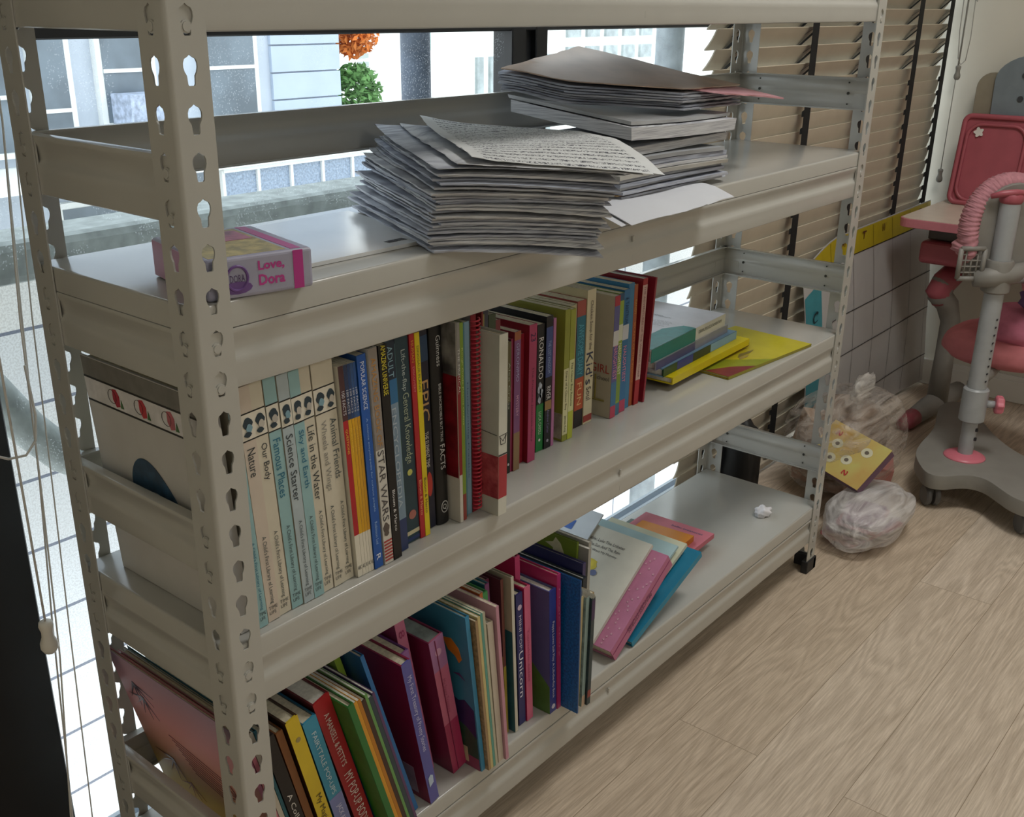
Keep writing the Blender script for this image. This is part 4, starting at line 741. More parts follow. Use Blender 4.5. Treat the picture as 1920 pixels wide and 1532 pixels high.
# ------------------------------------------------------------------ loose paper stacks on the top visible shelf
def paper_mat(name, hexc, ink=False):
    m = bpy.data.materials.new(name); m.use_nodes = True; nt = m.node_tree; n = nt.nodes; l = nt.links; b = n['Principled BSDF']; b.inputs['Roughness'].default_value = .75
    tc = n.new('ShaderNodeTexCoord'); mp = n.new('ShaderNodeMapping'); l.new(tc.outputs['Object'], mp.inputs[0]); mp.inputs['Scale'].default_value = (14, 14, 900)
    no = n.new('ShaderNodeTexNoise'); no.inputs['Scale'].default_value = 1; no.inputs['Detail'].default_value = 3; l.new(mp.outputs[0], no.inputs['Vector'])
    r = n.new('ShaderNodeValToRGB'); c = s2l(hexc); r.color_ramp.elements[0].position = .38; r.color_ramp.elements[0].color = (c[0] * .60, c[1] * .60, c[2] * .64, 1); r.color_ramp.elements[1].position = .56; r.color_ramp.elements[1].color = (*c, 1)
    l.new(no.outputs[0], r.inputs[0]); out = r.outputs[0]
    if ink:
        r.color_ramp.elements[0].color = (c[0] * .93, c[1] * .93, c[2] * .93, 1)
        mp.inputs['Scale'].default_value = (20, 20, 20)
        at = n.new('ShaderNodeAttribute'); at.attribute_name = 'sheet_uv'; sx = n.new('ShaderNodeSeparateXYZ'); l.new(at.outputs['Vector'], sx.inputs[0])
        m1 = n.new('ShaderNodeMath'); m1.operation = 'MULTIPLY'; m1.inputs[1].default_value = 19; l.new(sx.outputs['Y'], m1.inputs[0])
        f1 = n.new('ShaderNodeMath'); f1.operation = 'FRACT'; l.new(m1.outputs[0], f1.inputs[0])
        c1 = n.new('ShaderNodeMath'); c1.operation = 'COMPARE'; c1.inputs[1].default_value = .5; c1.inputs[2].default_value = .24; l.new(f1.outputs[0], c1.inputs[0])
        mp2 = n.new('ShaderNodeMapping'); mp2.inputs['Scale'].default_value = (46, 60, 1); l.new(at.outputs['Vector'], mp2.inputs[0])
        n2 = n.new('ShaderNodeTexNoise'); n2.inputs['Scale'].default_value = 1; n2.inputs['Detail'].default_value = 4; l.new(mp2.outputs[0], n2.inputs['Vector'])
        g1 = n.new('ShaderNodeMath'); g1.operation = 'COMPARE'; g1.inputs[1].default_value = .5; g1.inputs[2].default_value = .045; l.new(n2.outputs[0], g1.inputs[0])
        mg = n.new('ShaderNodeMath'); mg.operation = 'MULTIPLY'; l.new(c1.outputs[0], mg.inputs[0]); l.new(g1.outputs[0], mg.inputs[1])
        # margins
        ga = n.new('ShaderNodeMath'); ga.operation = 'COMPARE'; ga.inputs[1].default_value = .5; ga.inputs[2].default_value = .43; l.new(sx.outputs['X'], ga.inputs[0])
        m3 = n.new('ShaderNodeMath'); m3.operation = 'MULTIPLY'; l.new(mg.outputs[0], m3.inputs[0]); l.new(ga.outputs[0], m3.inputs[1])
        mx = n.new('ShaderNodeMix'); mx.data_type = 'RGBA'; l.new(m3.outputs[0], mx.inputs[0]); l.new(out, mx.inputs[6]); mx.inputs[7].default_value = (*s2l('3c3f48'), 1); out = mx.outputs[2]
    l.new(out, b.inputs['Base Color']); return m
PAP = [paper_mat('worksheet_paper_%d' % i, h) for i, h in enumerate(('c2c6ce', 'b5bac5', 'cacccf', 'abb1be', 'bbbfc6'))]
INK = paper_mat('handwritten_sheet', 'd6d8d8', True)
def sheet(name, A, u, v, t, zf, m, label, cat, group=None, nu=10, nv=12, jit=.0012, cat2=None):
    """curved booklet: origin A, edge vectors u and v (2d), thickness t, height profile zf(s, r, x, y)"""
    vs = []; st = []
    ph = rnd.uniform(0, 99)
    for top in (0, 1):
        for j in range(nv + 1):
            for i in range(nu + 1):
                s_ = i / nu; r_ = j / nv; e = jit * (1 if (i in (0, nu) or j in (0, nv)) else 0)
                x = A[0] + u[0] * s_ + v[0] * r_ + rnd.uniform(-e, e); y = A[1] + u[1] * s_ + v[1] * r_ + rnd.uniform(-e, e)
                vs.append((x, y, zf(s_, r_, x, y) + t * top)); st.append((s_, r_, 0))
    W_ = nu + 1; n1 = W_ * (nv + 1); fs = []
    for j in range(nv):
        for i in range(nu):
            a = j * W_ + i; fs.append((a + n1, a + 1 + n1, a + W_ + 1 + n1, a + W_ + n1)); fs.append((a, a + W_, a + W_ + 1, a + 1))
    for i in range(nu): fs.append((i, i + 1, i + 1 + n1, i + n1)); a = nv * W_ + i; fs.append((a, a + n1, a + 1 + n1, a + 1))
    for j in range(nv): a = j * W_; fs.append((a, a + n1, a + W_ + n1, a + W_)); a = j * W_ + nu; fs.append((a, a + W_, a + W_ + n1, a + n1))
    c = Vector(A).to_3d() if len(A) == 2 else Vector(A)
    z0 = min(p[2] for p in vs); o_ = Vector((A[0], A[1], z0))
    mb = MB().add([Vector(p) - o_ for p in vs], fs); o = mb.build(name, m, autosm=.9, loc=o_)
    at = o.data.attributes.new('sheet_uv', 'FLOAT_VECTOR', 'POINT'); at.data.foreach_set('vector', [q for p in st for q in p])
    tag(o, label, cat, group); return o
N1 = 30; H1 = .084; t1 = H1 / N1
def rotv(a, l_): return (l_ * math.cos(a), l_ * math.sin(a))
def RW(x, y): return ((x - .31) * .469 + (y - .006) * .883) / .29
def SW(x, y): return ((x - .31) * .883 - (y - .006) * .469) / .205
zacc = S1 + .001
for i in range(N1):
    f = i / (N1 - 1)
    th = math.radians(-25 - 5 * f) + rnd.gauss(0, .020)
    u = rotv(th, .215 + rnd.uniform(-.004, .005)); v = rotv(th + math.pi / 2, .284 + rnd.uniform(-.005, .005))
    A = (.312 + .018 * f + rnd.gauss(0, .004), .006 - .002 * f + rnd.gauss(0, .004))
    z0 = zacc; zacc += t1
    lift = .017 * f; ph = rnd.uniform(0, 6)
    def zf(s_, r_, x, y, z0=z0, f=f, lift=lift, ph=ph):
        dr = max(0, -.002 - y)
        return z0 - (.034 - .016 * f) * (dr / .12) ** 1.4 + lift * RW(x, y) ** 2 * (1 - .7 * SW(x, y)) + .0022 * f * math.sin(5 * RW(x, y)) 
    g = 'creased worksheets in the tall loose stack'
    sheet('worksheet_booklet', A, u, v, t1 * .76, zf, PAP[rnd.randrange(5)], 'creased white worksheet booklet pressed inside the tall loose stack at the shelf edge', 'worksheets', g, nu=18, nv=20)
# handwritten sheets on top
ztop = zacc + .0005
def zt1(off, curl, c2=0):
    def zf(s_, r_, x, y):
        dr = max(0, -.002 - y)
        return ztop + off - .016 * (dr / .12) ** 1.4 + .018 * RW(x, y) ** 2 * (1 - .7 * SW(x, y)) + .0022 * math.sin(5 * RW(x, y)) + curl * max(0, r_ - .45) ** 2 * (1 - s_) * 4 + c2 * max(0, .35 - s_) ** 2 * 8 
    return zf
for k, (dA, th, off, cu, c2, m_, lab) in enumerate((((.325, .004), -31, .0045, .002, .00, PAP[0], 'plain white sheet third from the top of the tall loose stack'), ((.345, -.008), -33, .0075, .000, .002, PAP[2], 'white sheet just beneath the handwritten page on the tall stack'), ((.362, -.014), -35, .0105, .004, .006, INK, 'handwritten page with curled corner on top of the tall loose stack'))):
    a = math.radians(th); sheet('worksheet', dA, rotv(a, .215 + .008 * k), rotv(a + math.pi / 2, .30), .0007, zt1(off, cu, c2), m_, lab, 'worksheet', jit=.0015, nu=16, nv=16)
# open white magazine lying under the stack
def flatz(z0): return lambda s_, r_, x, y: z0
r = sheet('magazine', (.172, .048), (.190, -.006), (.05, .205), .0042, flatz(S1 + .0006), mat('glossy_white_cover', s2l('d8dadb'), .15, .02, 20), 'glossy white magazine lying face down beside the pink box, barcode at its corner', 'magazine', jit=0)
q = MB()
for k in range(13): q.box((.133 + k * .0022, .012, .0043), (.133 + k * .0022 + rnd.choice((.0007, .0012, .0016)), .022, .0046))
q.build('barcode', mat('ink_3c3c40', s2l('3c3c40'), .5), r)
# loose sheets right of the stack, hanging over the shelf edge
for k, (A, th, lu, lv) in enumerate((((.628, -.040), 4, .29, .20), ((.640, -.048), 1, .285, .20))):
    a = math.radians(th)
    sheet('loose_sheet', A, rotv(a, lu), rotv(a + math.pi / 2, lv), .0009, lambda s_, r_, x, y, k=k: S1 + .0012 + .0032 * k + .0012 * (1 + math.sin(30 * x)) - (.35 * max(0, -y - .002) if y < 0 else 0), mat('plain_white_paper', s2l('cdd0d6'), .7, .02, 12), ['white loose sheet with wavy edge hanging over the shelf edge, lower of two', 'white loose sheet hanging over the shelf edge right of the tall stack, upper of two'][k], 'paper sheet', jit=.0008, nu=14)
# second stack: thin exercise books, then thick workbooks, then a wavy pile
z = S1 + .0065; brown = mat('kraft_cover', s2l('b89a70'), .6); gre = [mat('grey_workbook_cover_%d' % i, s2l(h), .5) for i, h in enumerate(('9da0a4', 'b2b0aa', '8a8d92', 'a6a8aa'))]
low = [(.0030, PAP[0]), (.0022, brown), (.0045, PAP[1]), (.0040, PAP[2]), (.0050, PAP[3]), (.0045, PAP[0]), (.0060, gre[1]), (.0050, PAP[2]), (.0070, PAP[3]), (.0060, gre[0])]
desc = ['lowest white', 'thin kraft brown', 'third lowest grey-white', 'fourth lowest white', 'fifth lowest pale blue', 'sixth lowest white', 'silver grey covered', 'plain white paged', 'thick pale blue paged', 'light grey covered']
for i, (t, m_) in enumerate(low):
    A = (.715 + rnd.uniform(-.008, .008), .022 + rnd.uniform(-.006, .006)); a = rnd.gauss(0, .02)
    zc = z; sheet('exercise_book', A, rotv(a, .285 + rnd.uniform(-.01, .01)), rotv(a + math.pi / 2, .205), t * .92, lambda s_, r_, x, y, zc=zc, i=i: zc + .0010 * i * math.sin(10 * x) * .35 + .02 * y * i / 10, m_, desc[i] + ' exercise book in the lower part of the rear paper stack', 'exercise book')
    z += t + .0003
z += .0035
for i, (t, m_, lab) in enumerate(((.012, PAP[2], 'white paged thick workbook under the bowed one in the rear stack'), (.018, PAP[2], 'thick bowed workbook with rounded spine below the wavy pile'), (.005, gre[3], 'thin grey and maroon workbook directly below the wavy pile'))):
    zc = z; A = ((.728, .030), (.735, .022), (.745, .03))[i]; a = (.01, .0, .03)[i]
    o = sheet('workbook', A, rotv(a, .300), rotv(a + math.pi / 2, .215), t * .95, lambda s_, r_, x, y, zc=zc, i=i: zc + (.5 * (1.03 - x) ** 2 * (.3 + 4.5 * y) * .45 + .03 * y + .002) * (0, 1, 1.0)[i] + .0012, m_, lab, 'workbook', nu=14)
    z += t + .001
zb = z + .016
NW = 9; cov = [PAP[1], PAP[3], PAP[1], PAP[0], PAP[3], PAP[1], PAP[3], mat('pink_exercise_cover', s2l('d09aa4'), .35, .05, 12), mat('beige_pink_glossy_cover', s2l('c4ac9a'), .42, .12, 14)]
wl_ = ['bottom', 'second', 'third', 'fourth', 'fifth', 'sixth', 'seventh']
for i in range(NW):
    t = .0034; zc = zb + i * .0037
    A = (.750 + rnd.uniform(-.006, .006), .274 + rnd.uniform(-.005, .004)); uu = (.157 + rnd.uniform(-.005, .005), -.225 + rnd.uniform(-.006, .004)); vv = (.262, .045)
    if i == 7: A = (.85, .235); uu = (.15, -.210); vv = (.20, .0)
    lab = '%s wavy white exercise book from below in the pile with beige cover' % wl_[i] if i < 7 else ('pink covered exercise book jutting out to the right below the beige one' if i == 7 else 'beige glossy exercise book on the very top of the rear stack')
    am = .0026 * (1 - i / 12)
    def zf(s_, r_, x, y, zc=zc, am=am, i=i):
        det = .157 * .045 + .225 * .262; S_ = ((x - .75) * .045 - (y - .274) * .262) / det; R2 = ((x - .75) * .225 + (y - .274) * .157) / det
        corner = .026 * (1 - S_) * (1 - R2) + .050 * (1 - S_) * R2 - .003 * S_ * (1 - R2) - .010 * S_ * R2
        sag = -.010 * math.exp(-((S_ - .35) / .22) ** 2) * (1 - R2)
        return zc + corner + sag * (1 - .03 * i) + .0022 * math.sin(7 * S_) * (1 - .6 * R2)
    sheet('exercise_book', A, uu, vv, t * (.76 if i < 8 else .5), zf, cov[i], lab, 'exercise book', jit=.002, nu=14)

# ------------------------------------------------------------------ pink and lilac gift box
yaw = math.radians(-12.5)
bxr = empty('gift_box', (.0215, .0085, S1 + .0005), (0, 0, yaw), label='small lilac and pink cardboard box with pink lettering behind the near post', cat='box')
lil = mat('lilac_board', s2l('a4a4ba'), .3, .05, 30); pk = mat('hot_pink_print', s2l('b8388c'), .3); 
MB().box((0, 0, 0), (.109, .134, .039)).build('carton', [lil], bxr, bevel=.0035, segs=3)
MB().box((.088, -.0004, .001), (.0985, .0002, .038)).box((.088, .004, .0388), (.0985, .130, .0393)).build('pink_ribbon_print', pk, bxr)
MB().box((.006, .006, .0388), (.084, .125, .0392)).build('gold_panel', mat('gold_pattern_print', s2l('a8985c'), .35, .35, 90), bxr)
MB().box((.030, .07, .0391), (.080, .115, .0394)).build('red_panel', mat('rose_pattern_print', s2l('a8607c'), .35, .35, 60), bxr)
MB().box((-.0004, .004, .002), (.0003, .130, .037)).build('rose_side', mat('rose_board', s2l('c088a8'), .3, .05), bxr)
for s_, zz_, ln in (('Love,', .0275, .027), ('Dora', .0145, .027)): fit_text(s_, (.0515, -.0006, zz_), (1, 0, 0), (0, 0, 1), ln, .0105, mat('ink_b83a8c', s2l('b83a8c'), .4), bxr, bold=.03)
q = MB(); q.tube([(.030 + .0105 * math.cos(6.28 * k / 24), -.0006, .019 + .0115 * math.sin(6.28 * k / 24)) for k in range(24)], .0014, 6, closed=True)
q.prism([(.030 + .015 * math.cos(6.28 * k / 12), -.0004, .010 + .006 * math.sin(6.28 * k / 12)) for k in range(12)], (0, .0003, 0)); q.build('round_emblem', mat('violet_print', s2l('6c4c8c'), .4), bxr)
fit_text('DORA', (.0225, -.0010, .019), (1, 0, 0), (0, 0, 1), .015, .007, mat('ink_4c3464', s2l('4c3464'), .4), bxr, name='emblem_letters')

# ------------------------------------------------------------------ blind cords at the left jamb
cw = mat('white_cord', s2l('cfcdc8'), .6, .05); wood = mat('white_wood', s2l('d8d5cc'), .4, .03)
def cord(pts, r_, lab, tassel=None, cat='cord', m_=None, tm=None):
    rt = empty('blind_cord', pts[-1], label=lab, cat=cat)
    o0 = Vector(pts[-1]); MB().tube([Vector(p) - o0 for p in pts], r_, 6).build('cord', m_ or cw, rt, smooth=True)
    if tassel:
        pf = [(.0025, .0), (.0068, -.0015), (.0075, -.006), (.0058, -.013), (.0062, -.019), (.0088, -.026), (.0088, -.032), (.006, -.037), (.003, -.0385)]
        MB().lathe([(a_ * tassel, b_ * tassel) for a_, b_ in pf], n=18).build('tassel', tm or wood, rt, smooth=True)
    return rt
def sag(p0, p1, s_, n_=10): return [Vector(p0).lerp(Vector(p1), k / n_) + Vector((s_ * math.sin(math.pi * k / n_), 0, 0)) for k in range(n_ + 1)]
Yc = .335
cord(sag((-.048, Yc - .04, 2.3), (-.050, Yc - .04, .500), .0), .0014, 'white pull cord with turned wooden tassel hanging before the black jamb', 1.15)
cord([(.030, Yc, 2.3), (.014, Yc, 1.06), (-.002, Yc, .85), (-.010, Yc, .65), (-.022, Yc, .42), (-.046, Yc, .16), (-.06, Yc, .02)], .0011, 'leftmost of the thin lift cords beside the black jamb')
cord([(.036, Yc + .01, 2.3), (.019, Yc + .01, 1.06), (.005, Yc + .01, .85), (-.006, Yc + .01, .65), (-.020, Yc + .01, .46), (-.038, Yc + .01, .16), (-.045, Yc + .01, .02)], .0011, 'middle one of the thin lift cords beside the black jamb')
cord([(.040, Yc, 2.3), (.025, Yc, 1.06), (.012, Yc, .85), (.004, Yc, .65), (-.004, Yc, .46), (-.016, Yc, .16), (-.022, Yc, .02)], .0009, 'rightmost thin lift cord, closest to the rack post')
cord([(-.01, Yc - .01, .80), (-.008, Yc - .012, .74), (-.014, Yc - .015, .712), (-.03, Yc - .02, .70), (-.05, Yc - .02, .702), (-.08, Yc - .02, .72)], .0015, 'short looped white cord crossing the black jamb at the left edge')
# cords and tassels by the right wall
gc = mat('grey_cord', s2l('a5a39c'), .6); gt = mat('grey_tassel', s2l('8c8a83'), .5)
cord([(2.955, .30, 1.75), (2.955, .30, 1.02)], .0016, 'grey cord with tassel high beside the right wall', 1.1, m_=gc, tm=gt)
cord([(2.962, .305, 1.7), (2.963, .305, 1.05), (2.966, .308, .71)], .0013, 'long thin cord with low tassel at the right end of the blind', 1.1, m_=gc, tm=gt)
lp = [(2.96 + .002 * math.sin(k), .300 - .030 * math.sin(math.pi * k / 12), 1.22 - .19 * math.sin(math.pi * k / 24 * 1.0) if k <= 12 else 0) for k in range(13)]
cord([(2.95, .315, 1.30), (2.952, .312, 1.12), (2.954, .305, 1.04), (2.956, .295, 1.022), (2.956, .283, 1.035), (2.955, .278, 1.10), (2.952, .283, 1.30)], .0014, 'looped grey blind cord hanging by the right wall', m_=gc)
cord([(2.95, .30, 1.24), (2.955, .275, 1.20), (2.955, .262, 1.215), (2.954, .268, 1.24), (2.953, .29, 1.245), (2.955, .25, 1.24), (2.958, .215, 1.27)], .0014, 'tangled grey cord bunch high by the right wall', m_=gc)

# ------------------------------------------------------------------ planner poster leaning on the blind
pst = empty('wall_planner', (2.5, .32, 0), label='large white planner sheet with yellow header leaning against the blind', cat='planner')
NX, NZ = 24, 14; vs = []
XA, XB = 2.055, 2.975
def ptop(x): 
    q = (x - XA) / (XB - XA); return .598 + .012 * q - .06 * max(0, 1 - q / .22) ** 1.5
def psurf(x, r_):   # r_ 0 bottom..1 top
    q = (x - XA) / (XB - XA); zt_ = ptop(x); z_ = .012 + (zt_ - .012) * r_
    y_ = .327 - .045 * (1 - r_) ** 1.2 - .018 * math.sin(math.pi * r_) - .05 * max(0, q - .75) * 4 * max(0, .35 - r_)
    return (x - 2.5 + .012 * (1 - r_), y_ - .32, z_)
vs = [psurf(XA + (XB - XA) * i / NX, j / NZ) for j in range(NZ + 1) for i in range(NX + 1)]
vb = [(a_, b_ + .0012, c_) for a_, b_, c_ in vs]; W_ = NX + 1; n1 = len(vs)
fs = []
for j in range(NZ):
    for i in range(NX): a = j * W_ + i; fs += [(a, a + 1, a + 1 + W_, a + W_), (a + n1, a + W_ + n1, a + 1 + W_ + n1, a + 1 + n1)]
for i in range(NX): fs += [(i, i + n1, i + 1 + n1, i + 1), (NZ * W_ + i, NZ * W_ + i + 1, NZ * W_ + i + 1 + n1, NZ * W_ + i + n1)]
for j in range(NZ): fs += [(j * W_, (j + 1) * W_, (j + 1) * W_ + n1, j * W_ + n1), (j * W_ + NX, j * W_ + NX + n1, (j + 1) * W_ + NX + n1, (j + 1) * W_ + NX)]
MB().add(vs + vb, fs).build('sheet', mat('glossy_planner_sheet', s2l('b9b7b6'), .22, .03, 5), pst, autosm=.8)
def pstrip(x0_, x1_, r0, r1, m_, name, e=.0012, n_=12, m2=4):
    v_ = []
    for j in range(m2 + 1):
        for i in range(n_ + 1):
            p = psurf(x0_ + (x1_ - x0_) * i / n_, r0 + (r1 - r0) * j / m2); v_.append((p[0], p[1] - e, p[2]))
    W2 = n_ + 1
    return MB().add(v_, [(j * W2 + i, j * W2 + i + 1, (j + 1) * W2 + i + 1, (j + 1) * W2 + i) for j in range(m2) for i in range(n_)]).build(name, m_, pst)
yel = mat('yellow_header_print', s2l('b3a022'), .3, .06); blk = mat('ink_1c1c20', s2l('1c1c20'), .5)
pstrip(2.10, XB - .002, .885, .995, yel, 'yellow_header', .0010, 24)
for i in range(9): pstrip(2.208 + i * .146, 2.2095 + i * .146, .02, .99, blk if i % 1 == 0 else blk, 'grid_line', .0016, 1, 12) if 2.21 + i * .146 < XB else None
for rr_ in (.885, .62, .42, .15): pstrip(2.15, XB - .002, rr_, rr_ + .004, blk, 'grid_line', .0016, 24, 1)
pstrip(XA + .002, 2.148, .02, .86, mat('teal_band_print', s2l('3f8c98'), .3), 'teal_band', .0010, 4, 10)
for ch, cx_ in (('M', 2.285), ('T', 2.43), ('W', 2.576), ('T', 2.722), ('F', 2.868)):
    p = psurf(cx_, .95); fit_text(ch, (p[0] - .012, p[1] - .0018, p[2]), (1, 0, 0), (0, 0, 1), .028, .034, mat('ink_5c2c1c', s2l('5c2c1c'), .5), pst, name='letter')
p = psurf(2.105, .72); fit_text('C', (p[0] - .014, p[1] - .003, p[2]), (1, 0, 0), (0, 0, 1), .03, .036, mat('ink_14343c', s2l('14343c'), .5), pst, name='letter', bold=.03)
p = psurf(2.07, .55)
# black bag slumped behind the rack's far end
def blob(name, c, rad, m_, amp=.18, freq=3.0, sub=4, flat=None, parent=None, ridg=False, seed=0, thick=None):
    bm = bmesh.new(); bmesh.ops.create_icosphere(bm, subdivisions=sub, radius=1)
    for v_ in bm.verts:
        p = v_.co.copy(); n_ = mnoise.noise(p * freq + Vector((seed, seed * .7, 0)))
        if ridg: n_ = n_ * .7 + (.5 - abs(mnoise.noise(Vector((p.x * 3 + p.z, p.y * 4, p.z * 1.3)) + Vector((seed, 3, 1))))) * .30 - abs(mnoise.noise(Vector((p.x * 1.2 + p.z * .6, p.y * 3.6 + p.z * 2.4, p.z * 3.6 - p.x * 1.8)) + Vector((seed, 9, 1)))) * .22
        # squarish super-ellipsoid
        q_ = Vector([math.copysign(abs(t_) ** .8, t_) for t_ in p]); q_ *= (1 + amp * n_)
        z_ = q_.z * rad[2]
        if flat is not None: z_ = max(z_, flat)
        v_.co = Vector((q_.x * rad[0], q_.y * rad[1], z_))
    me = bpy.data.meshes.new(name); bm.to_mesh(me); bm.free(); me.materials.append(m_); me.polygons.foreach_set('use_smooth', [True] * len(me.polygons))
    o = bpy.data.objects.new(name, me); COL.objects.link(o); o.location = c
    if parent: o.parent = parent
    return o
o = blob('backpack', (1.665, .262, .13), (.045, .045, .13), mat('black_nylon', s2l('141416'), .5, .2), .12, 2.5, 3, flat=-.128); tag(o, 'small black nylon bag standing beside the rack\'s far rear post', 'bag')

# ------------------------------------------------------------------ carrier bags on the floor
def film(name, hexc, a_, sc=1):
    m = bpy.data.materials.new(name); m.use_nodes = True; nt = m.node_tree; n = nt.nodes; l = nt.links; n.clear()
    out = n.new('ShaderNodeOutputMaterial'); mix = n.new('ShaderNodeMixShader'); tr = n.new('ShaderNodeBsdfTransparent'); pr = n.new('ShaderNodeBsdfPrincipled')
    pr.inputs['Base Color'].default_value = (*s2l(hexc), 1); pr.inputs['Roughness'].default_value = .28; pr.inputs['Specular IOR Level'].default_value = .7
    tc = n.new('ShaderNodeTexCoord'); mp = n.new('ShaderNodeMapping'); mp.inputs['Scale'].default_value = (3, 17, 26); mp.inputs['Rotation'].default_value = (.3, -.45, .5); l.new(tc.outputs['Object'], mp.inputs[0])
    no = n.new('ShaderNodeTexNoise'); no.inputs['Scale'].default_value = 1.6; no.inputs['Detail'].default_value = 5; no.inputs['Distortion'].default_value = 1.5; l.new(mp.outputs[0], no.inputs['Vector'])
    bp = n.new('ShaderNodeBump'); bp.inputs['Strength'].default_value = .6; bp.inputs['Distance'].default_value = .010; l.new(no.outputs[0], bp.inputs['Height']); l.new(bp.outputs[0], pr.inputs['Normal'])
    rg = n.new('ShaderNodeMapRange'); rg.inputs[1].default_value = .35; rg.inputs[2].default_value = .65; rg.inputs[3].default_value = max(0, a_ - .22); rg.inputs[4].default_value = min(1, a_ + .22); l.new(no.outputs[0], rg.inputs[0])
    l.new(rg.outputs[0], mix.inputs[0]); l.new(tr.outputs[0], mix.inputs[1]); l.new(pr.outputs[0], mix.inputs[2]); l.new(mix.outputs[0], out.inputs[0]); return m
bag1 = empty('plastic_bag', (1.972, .125, .0), label='bulging clear plastic carrier bag holding a yellow activity book, beside the rack\'s far post', cat='plastic bag')
blob('film', (0, 0, .150), (.182, .135, .128), film('clear_bag_film', 'cfc6bd', .20), .13, 1.5, 5, flat=-.146, parent=bag1, ridg=True, seed=3)
blob('film_handle', (.02, -.02, .285), (.060, .016, .034), film('clear_bag_film_b', 'dedad4', .5), .4, 3, 3, parent=bag1, seed=5)
blob('crumpled_wrap', (.02, .02, .135), (.145, .100, .105), film('tan_wrap_film', 'a08c7c', .62), .16, 2.0, 4, flat=-.128, parent=bag1, seed=21)
bag2 = empty('plastic_bag', (1.768, -.030, 0), label='low white plastic bag with pink folded things lying at the foot of the rack', cat='plastic bag')
blob('film', (.0, .0, .058), (.150, .085, .058), film('white_bag_film', 'e4e2e2', .55), .16, 1.9, 5, flat=-.0565, parent=bag2, ridg=True, seed=11)
for i in range(5):
    o = MB().box((-.095, -.045, 0), (.090 - .010 * i, .045, .008)).build('folded_paper', [mat('rose_folded', s2l('c0707c'), .6), mat('mauve_folded', s2l('a07c94'), .6), mat('white_folded', s2l('d8d4d0'), .7)][i % 3], bag2); o.location = (-.01, .005, .020 + .012 * i); o.rotation_euler = (.03 * i, -.05 + .03 * i, .15 * i - .3)
ab = empty('activity_book', (1.875, .070, .155), (math.radians(-50), math.radians(22), math.radians(-62)), label='yellow and orange activity book with red letters inside the clear bag', cat='book')
ab.matrix_world = Matrix.Translation((1.852, .030, .165)) @ Matrix(((.30, .62, -.72, 0), (-.86, .50, .08, 0), (-.41, -.60, -.69, 0), (0, 0, 0, 1))).to_3x3().to_4x4()
ex = Vector((-.061, -.177, -.02)).normalized(); ey = Vector((-.070, .0, -.062)); ey = (ey - ex * ey.dot(ex)).normalized(); ez = ex.cross(ey)
if ez.dot(Vector((-.7, -.6, .4))) < 0: ez = -ez
Mb = Matrix(((ex.x, ey.x, ez.x, 0), (ex.y, ey.y, ez.y, 0), (ex.z, ey.z, ez.z, 0), (0, 0, 0, 1)))
ab.matrix_world = Matrix.Translation((1.884, .122, .225)) @ Mb
MB().box((0, 0, -.022), (.175, .125, 0)).build('page_block', mat('plum_page_edge', s2l('6c5064'), .6), ab)
MB().box((-.001, -.001, 0), (.176, .126, .002)).build('cover', mat('yellow_orange_print', s2l('c8a05c'), .4, .0, 9, col2=s2l('c9c070')), ab)
for k, (cx_, cy_) in enumerate(((.05, .05), (.10, .075), (.06, .09), (.13, .035))):
    MB().prism([(cx_ + .015 * math.cos(6.28 * q_ / 14), cy_ + .013 * math.sin(6.28 * q_ / 14), .0022) for q_ in range(14)], (0, 0, .0004)).prism([(cx_ + .006 * math.cos(6.28 * q_ / 10), cy_ + .005 * math.sin(6.28 * q_ / 10), .0027) for q_ in range(10)], (0, 0, .0004), 1).build('round_print', [pm('d8d4b8'), pm('6c6458')], ab)
for ch, cx_, cy_ in (('S', .12, .098), ('S', .035, .018), ('A', .02, .06)): fit_text(ch, (cx_, cy_, .0028), (0, 1, 0), (-1, 0, 0), .014, .016, mat('ink_b03430', s2l('b03430'), .5), ab, name='letter', bold=.03)
for i, (c_, s_, h_, lab) in enumerate((((1.99, .15, .04), (.15, .16, .03), 'a88878', 'brown picture book low inside the clear bag'), ((1.96, .15, .095), (.14, .15, .02), '94705c', 'rust brown book on top inside the clear bag'), ((2.055, .06, .055), (.09, .07, .05), 'b07870', 'rose boxed set low in the right of the clear bag'), ((1.90, .20, .17), (.08, .03, .10), 'a8907c', 'tan folder upright at the back of the clear bag'))):
    o = MB().box((-s_[0] / 2, -s_[1] / 2, -s_[2] / 2), (s_[0] / 2, s_[1] / 2, s_[2] / 2)).build('book', pm(h_), bevel=.002); o.location = c_; o.rotation_euler = (.06 * i, -.08, .3 * i - .2); tag(o, lab, 'book')

# ------------------------------------------------------------------ desk against the right wall
wp = mat('worn_pink_plastic', s2l('a85560'), .38, .05, 20); pnk = mat('pink_plastic', s2l('d87888'), .35, .04, 20); gry = mat('warm_grey_plastic', s2l('86837d'), .5, .05, 30); grl = mat('light_grey_metal', s2l('a3a6a8'), .35, .05, 30)
dk_ = empty('study_desk', (2.75, .13, 0), label='pink edged children\'s study desk with beige top against the right wall', cat='desk')
def dl(p): return (p[0] - 2.75, p[1] - .13, p[2])
def rrect(x0_, y0_, x1_, y1_, r_, n_=6):
    o_ = []
    for cx_, cy_, a0 in ((x1_ - r_, y1_ - r_, 0), (x0_ + r_, y1_ - r_, 90), (x0_ + r_, y0_ + r_, 180), (x1_ - r_, y0_ + r_, 270)):
        for k in range(n_ + 1): a_ = math.radians(a0 + 90 * k / n_); o_.append((cx_ + r_ * math.cos(a_), cy_ + r_ * math.sin(a_)))
    return o_
rr_ = rrect(2.525, -.60, 2.955, .268, .035)
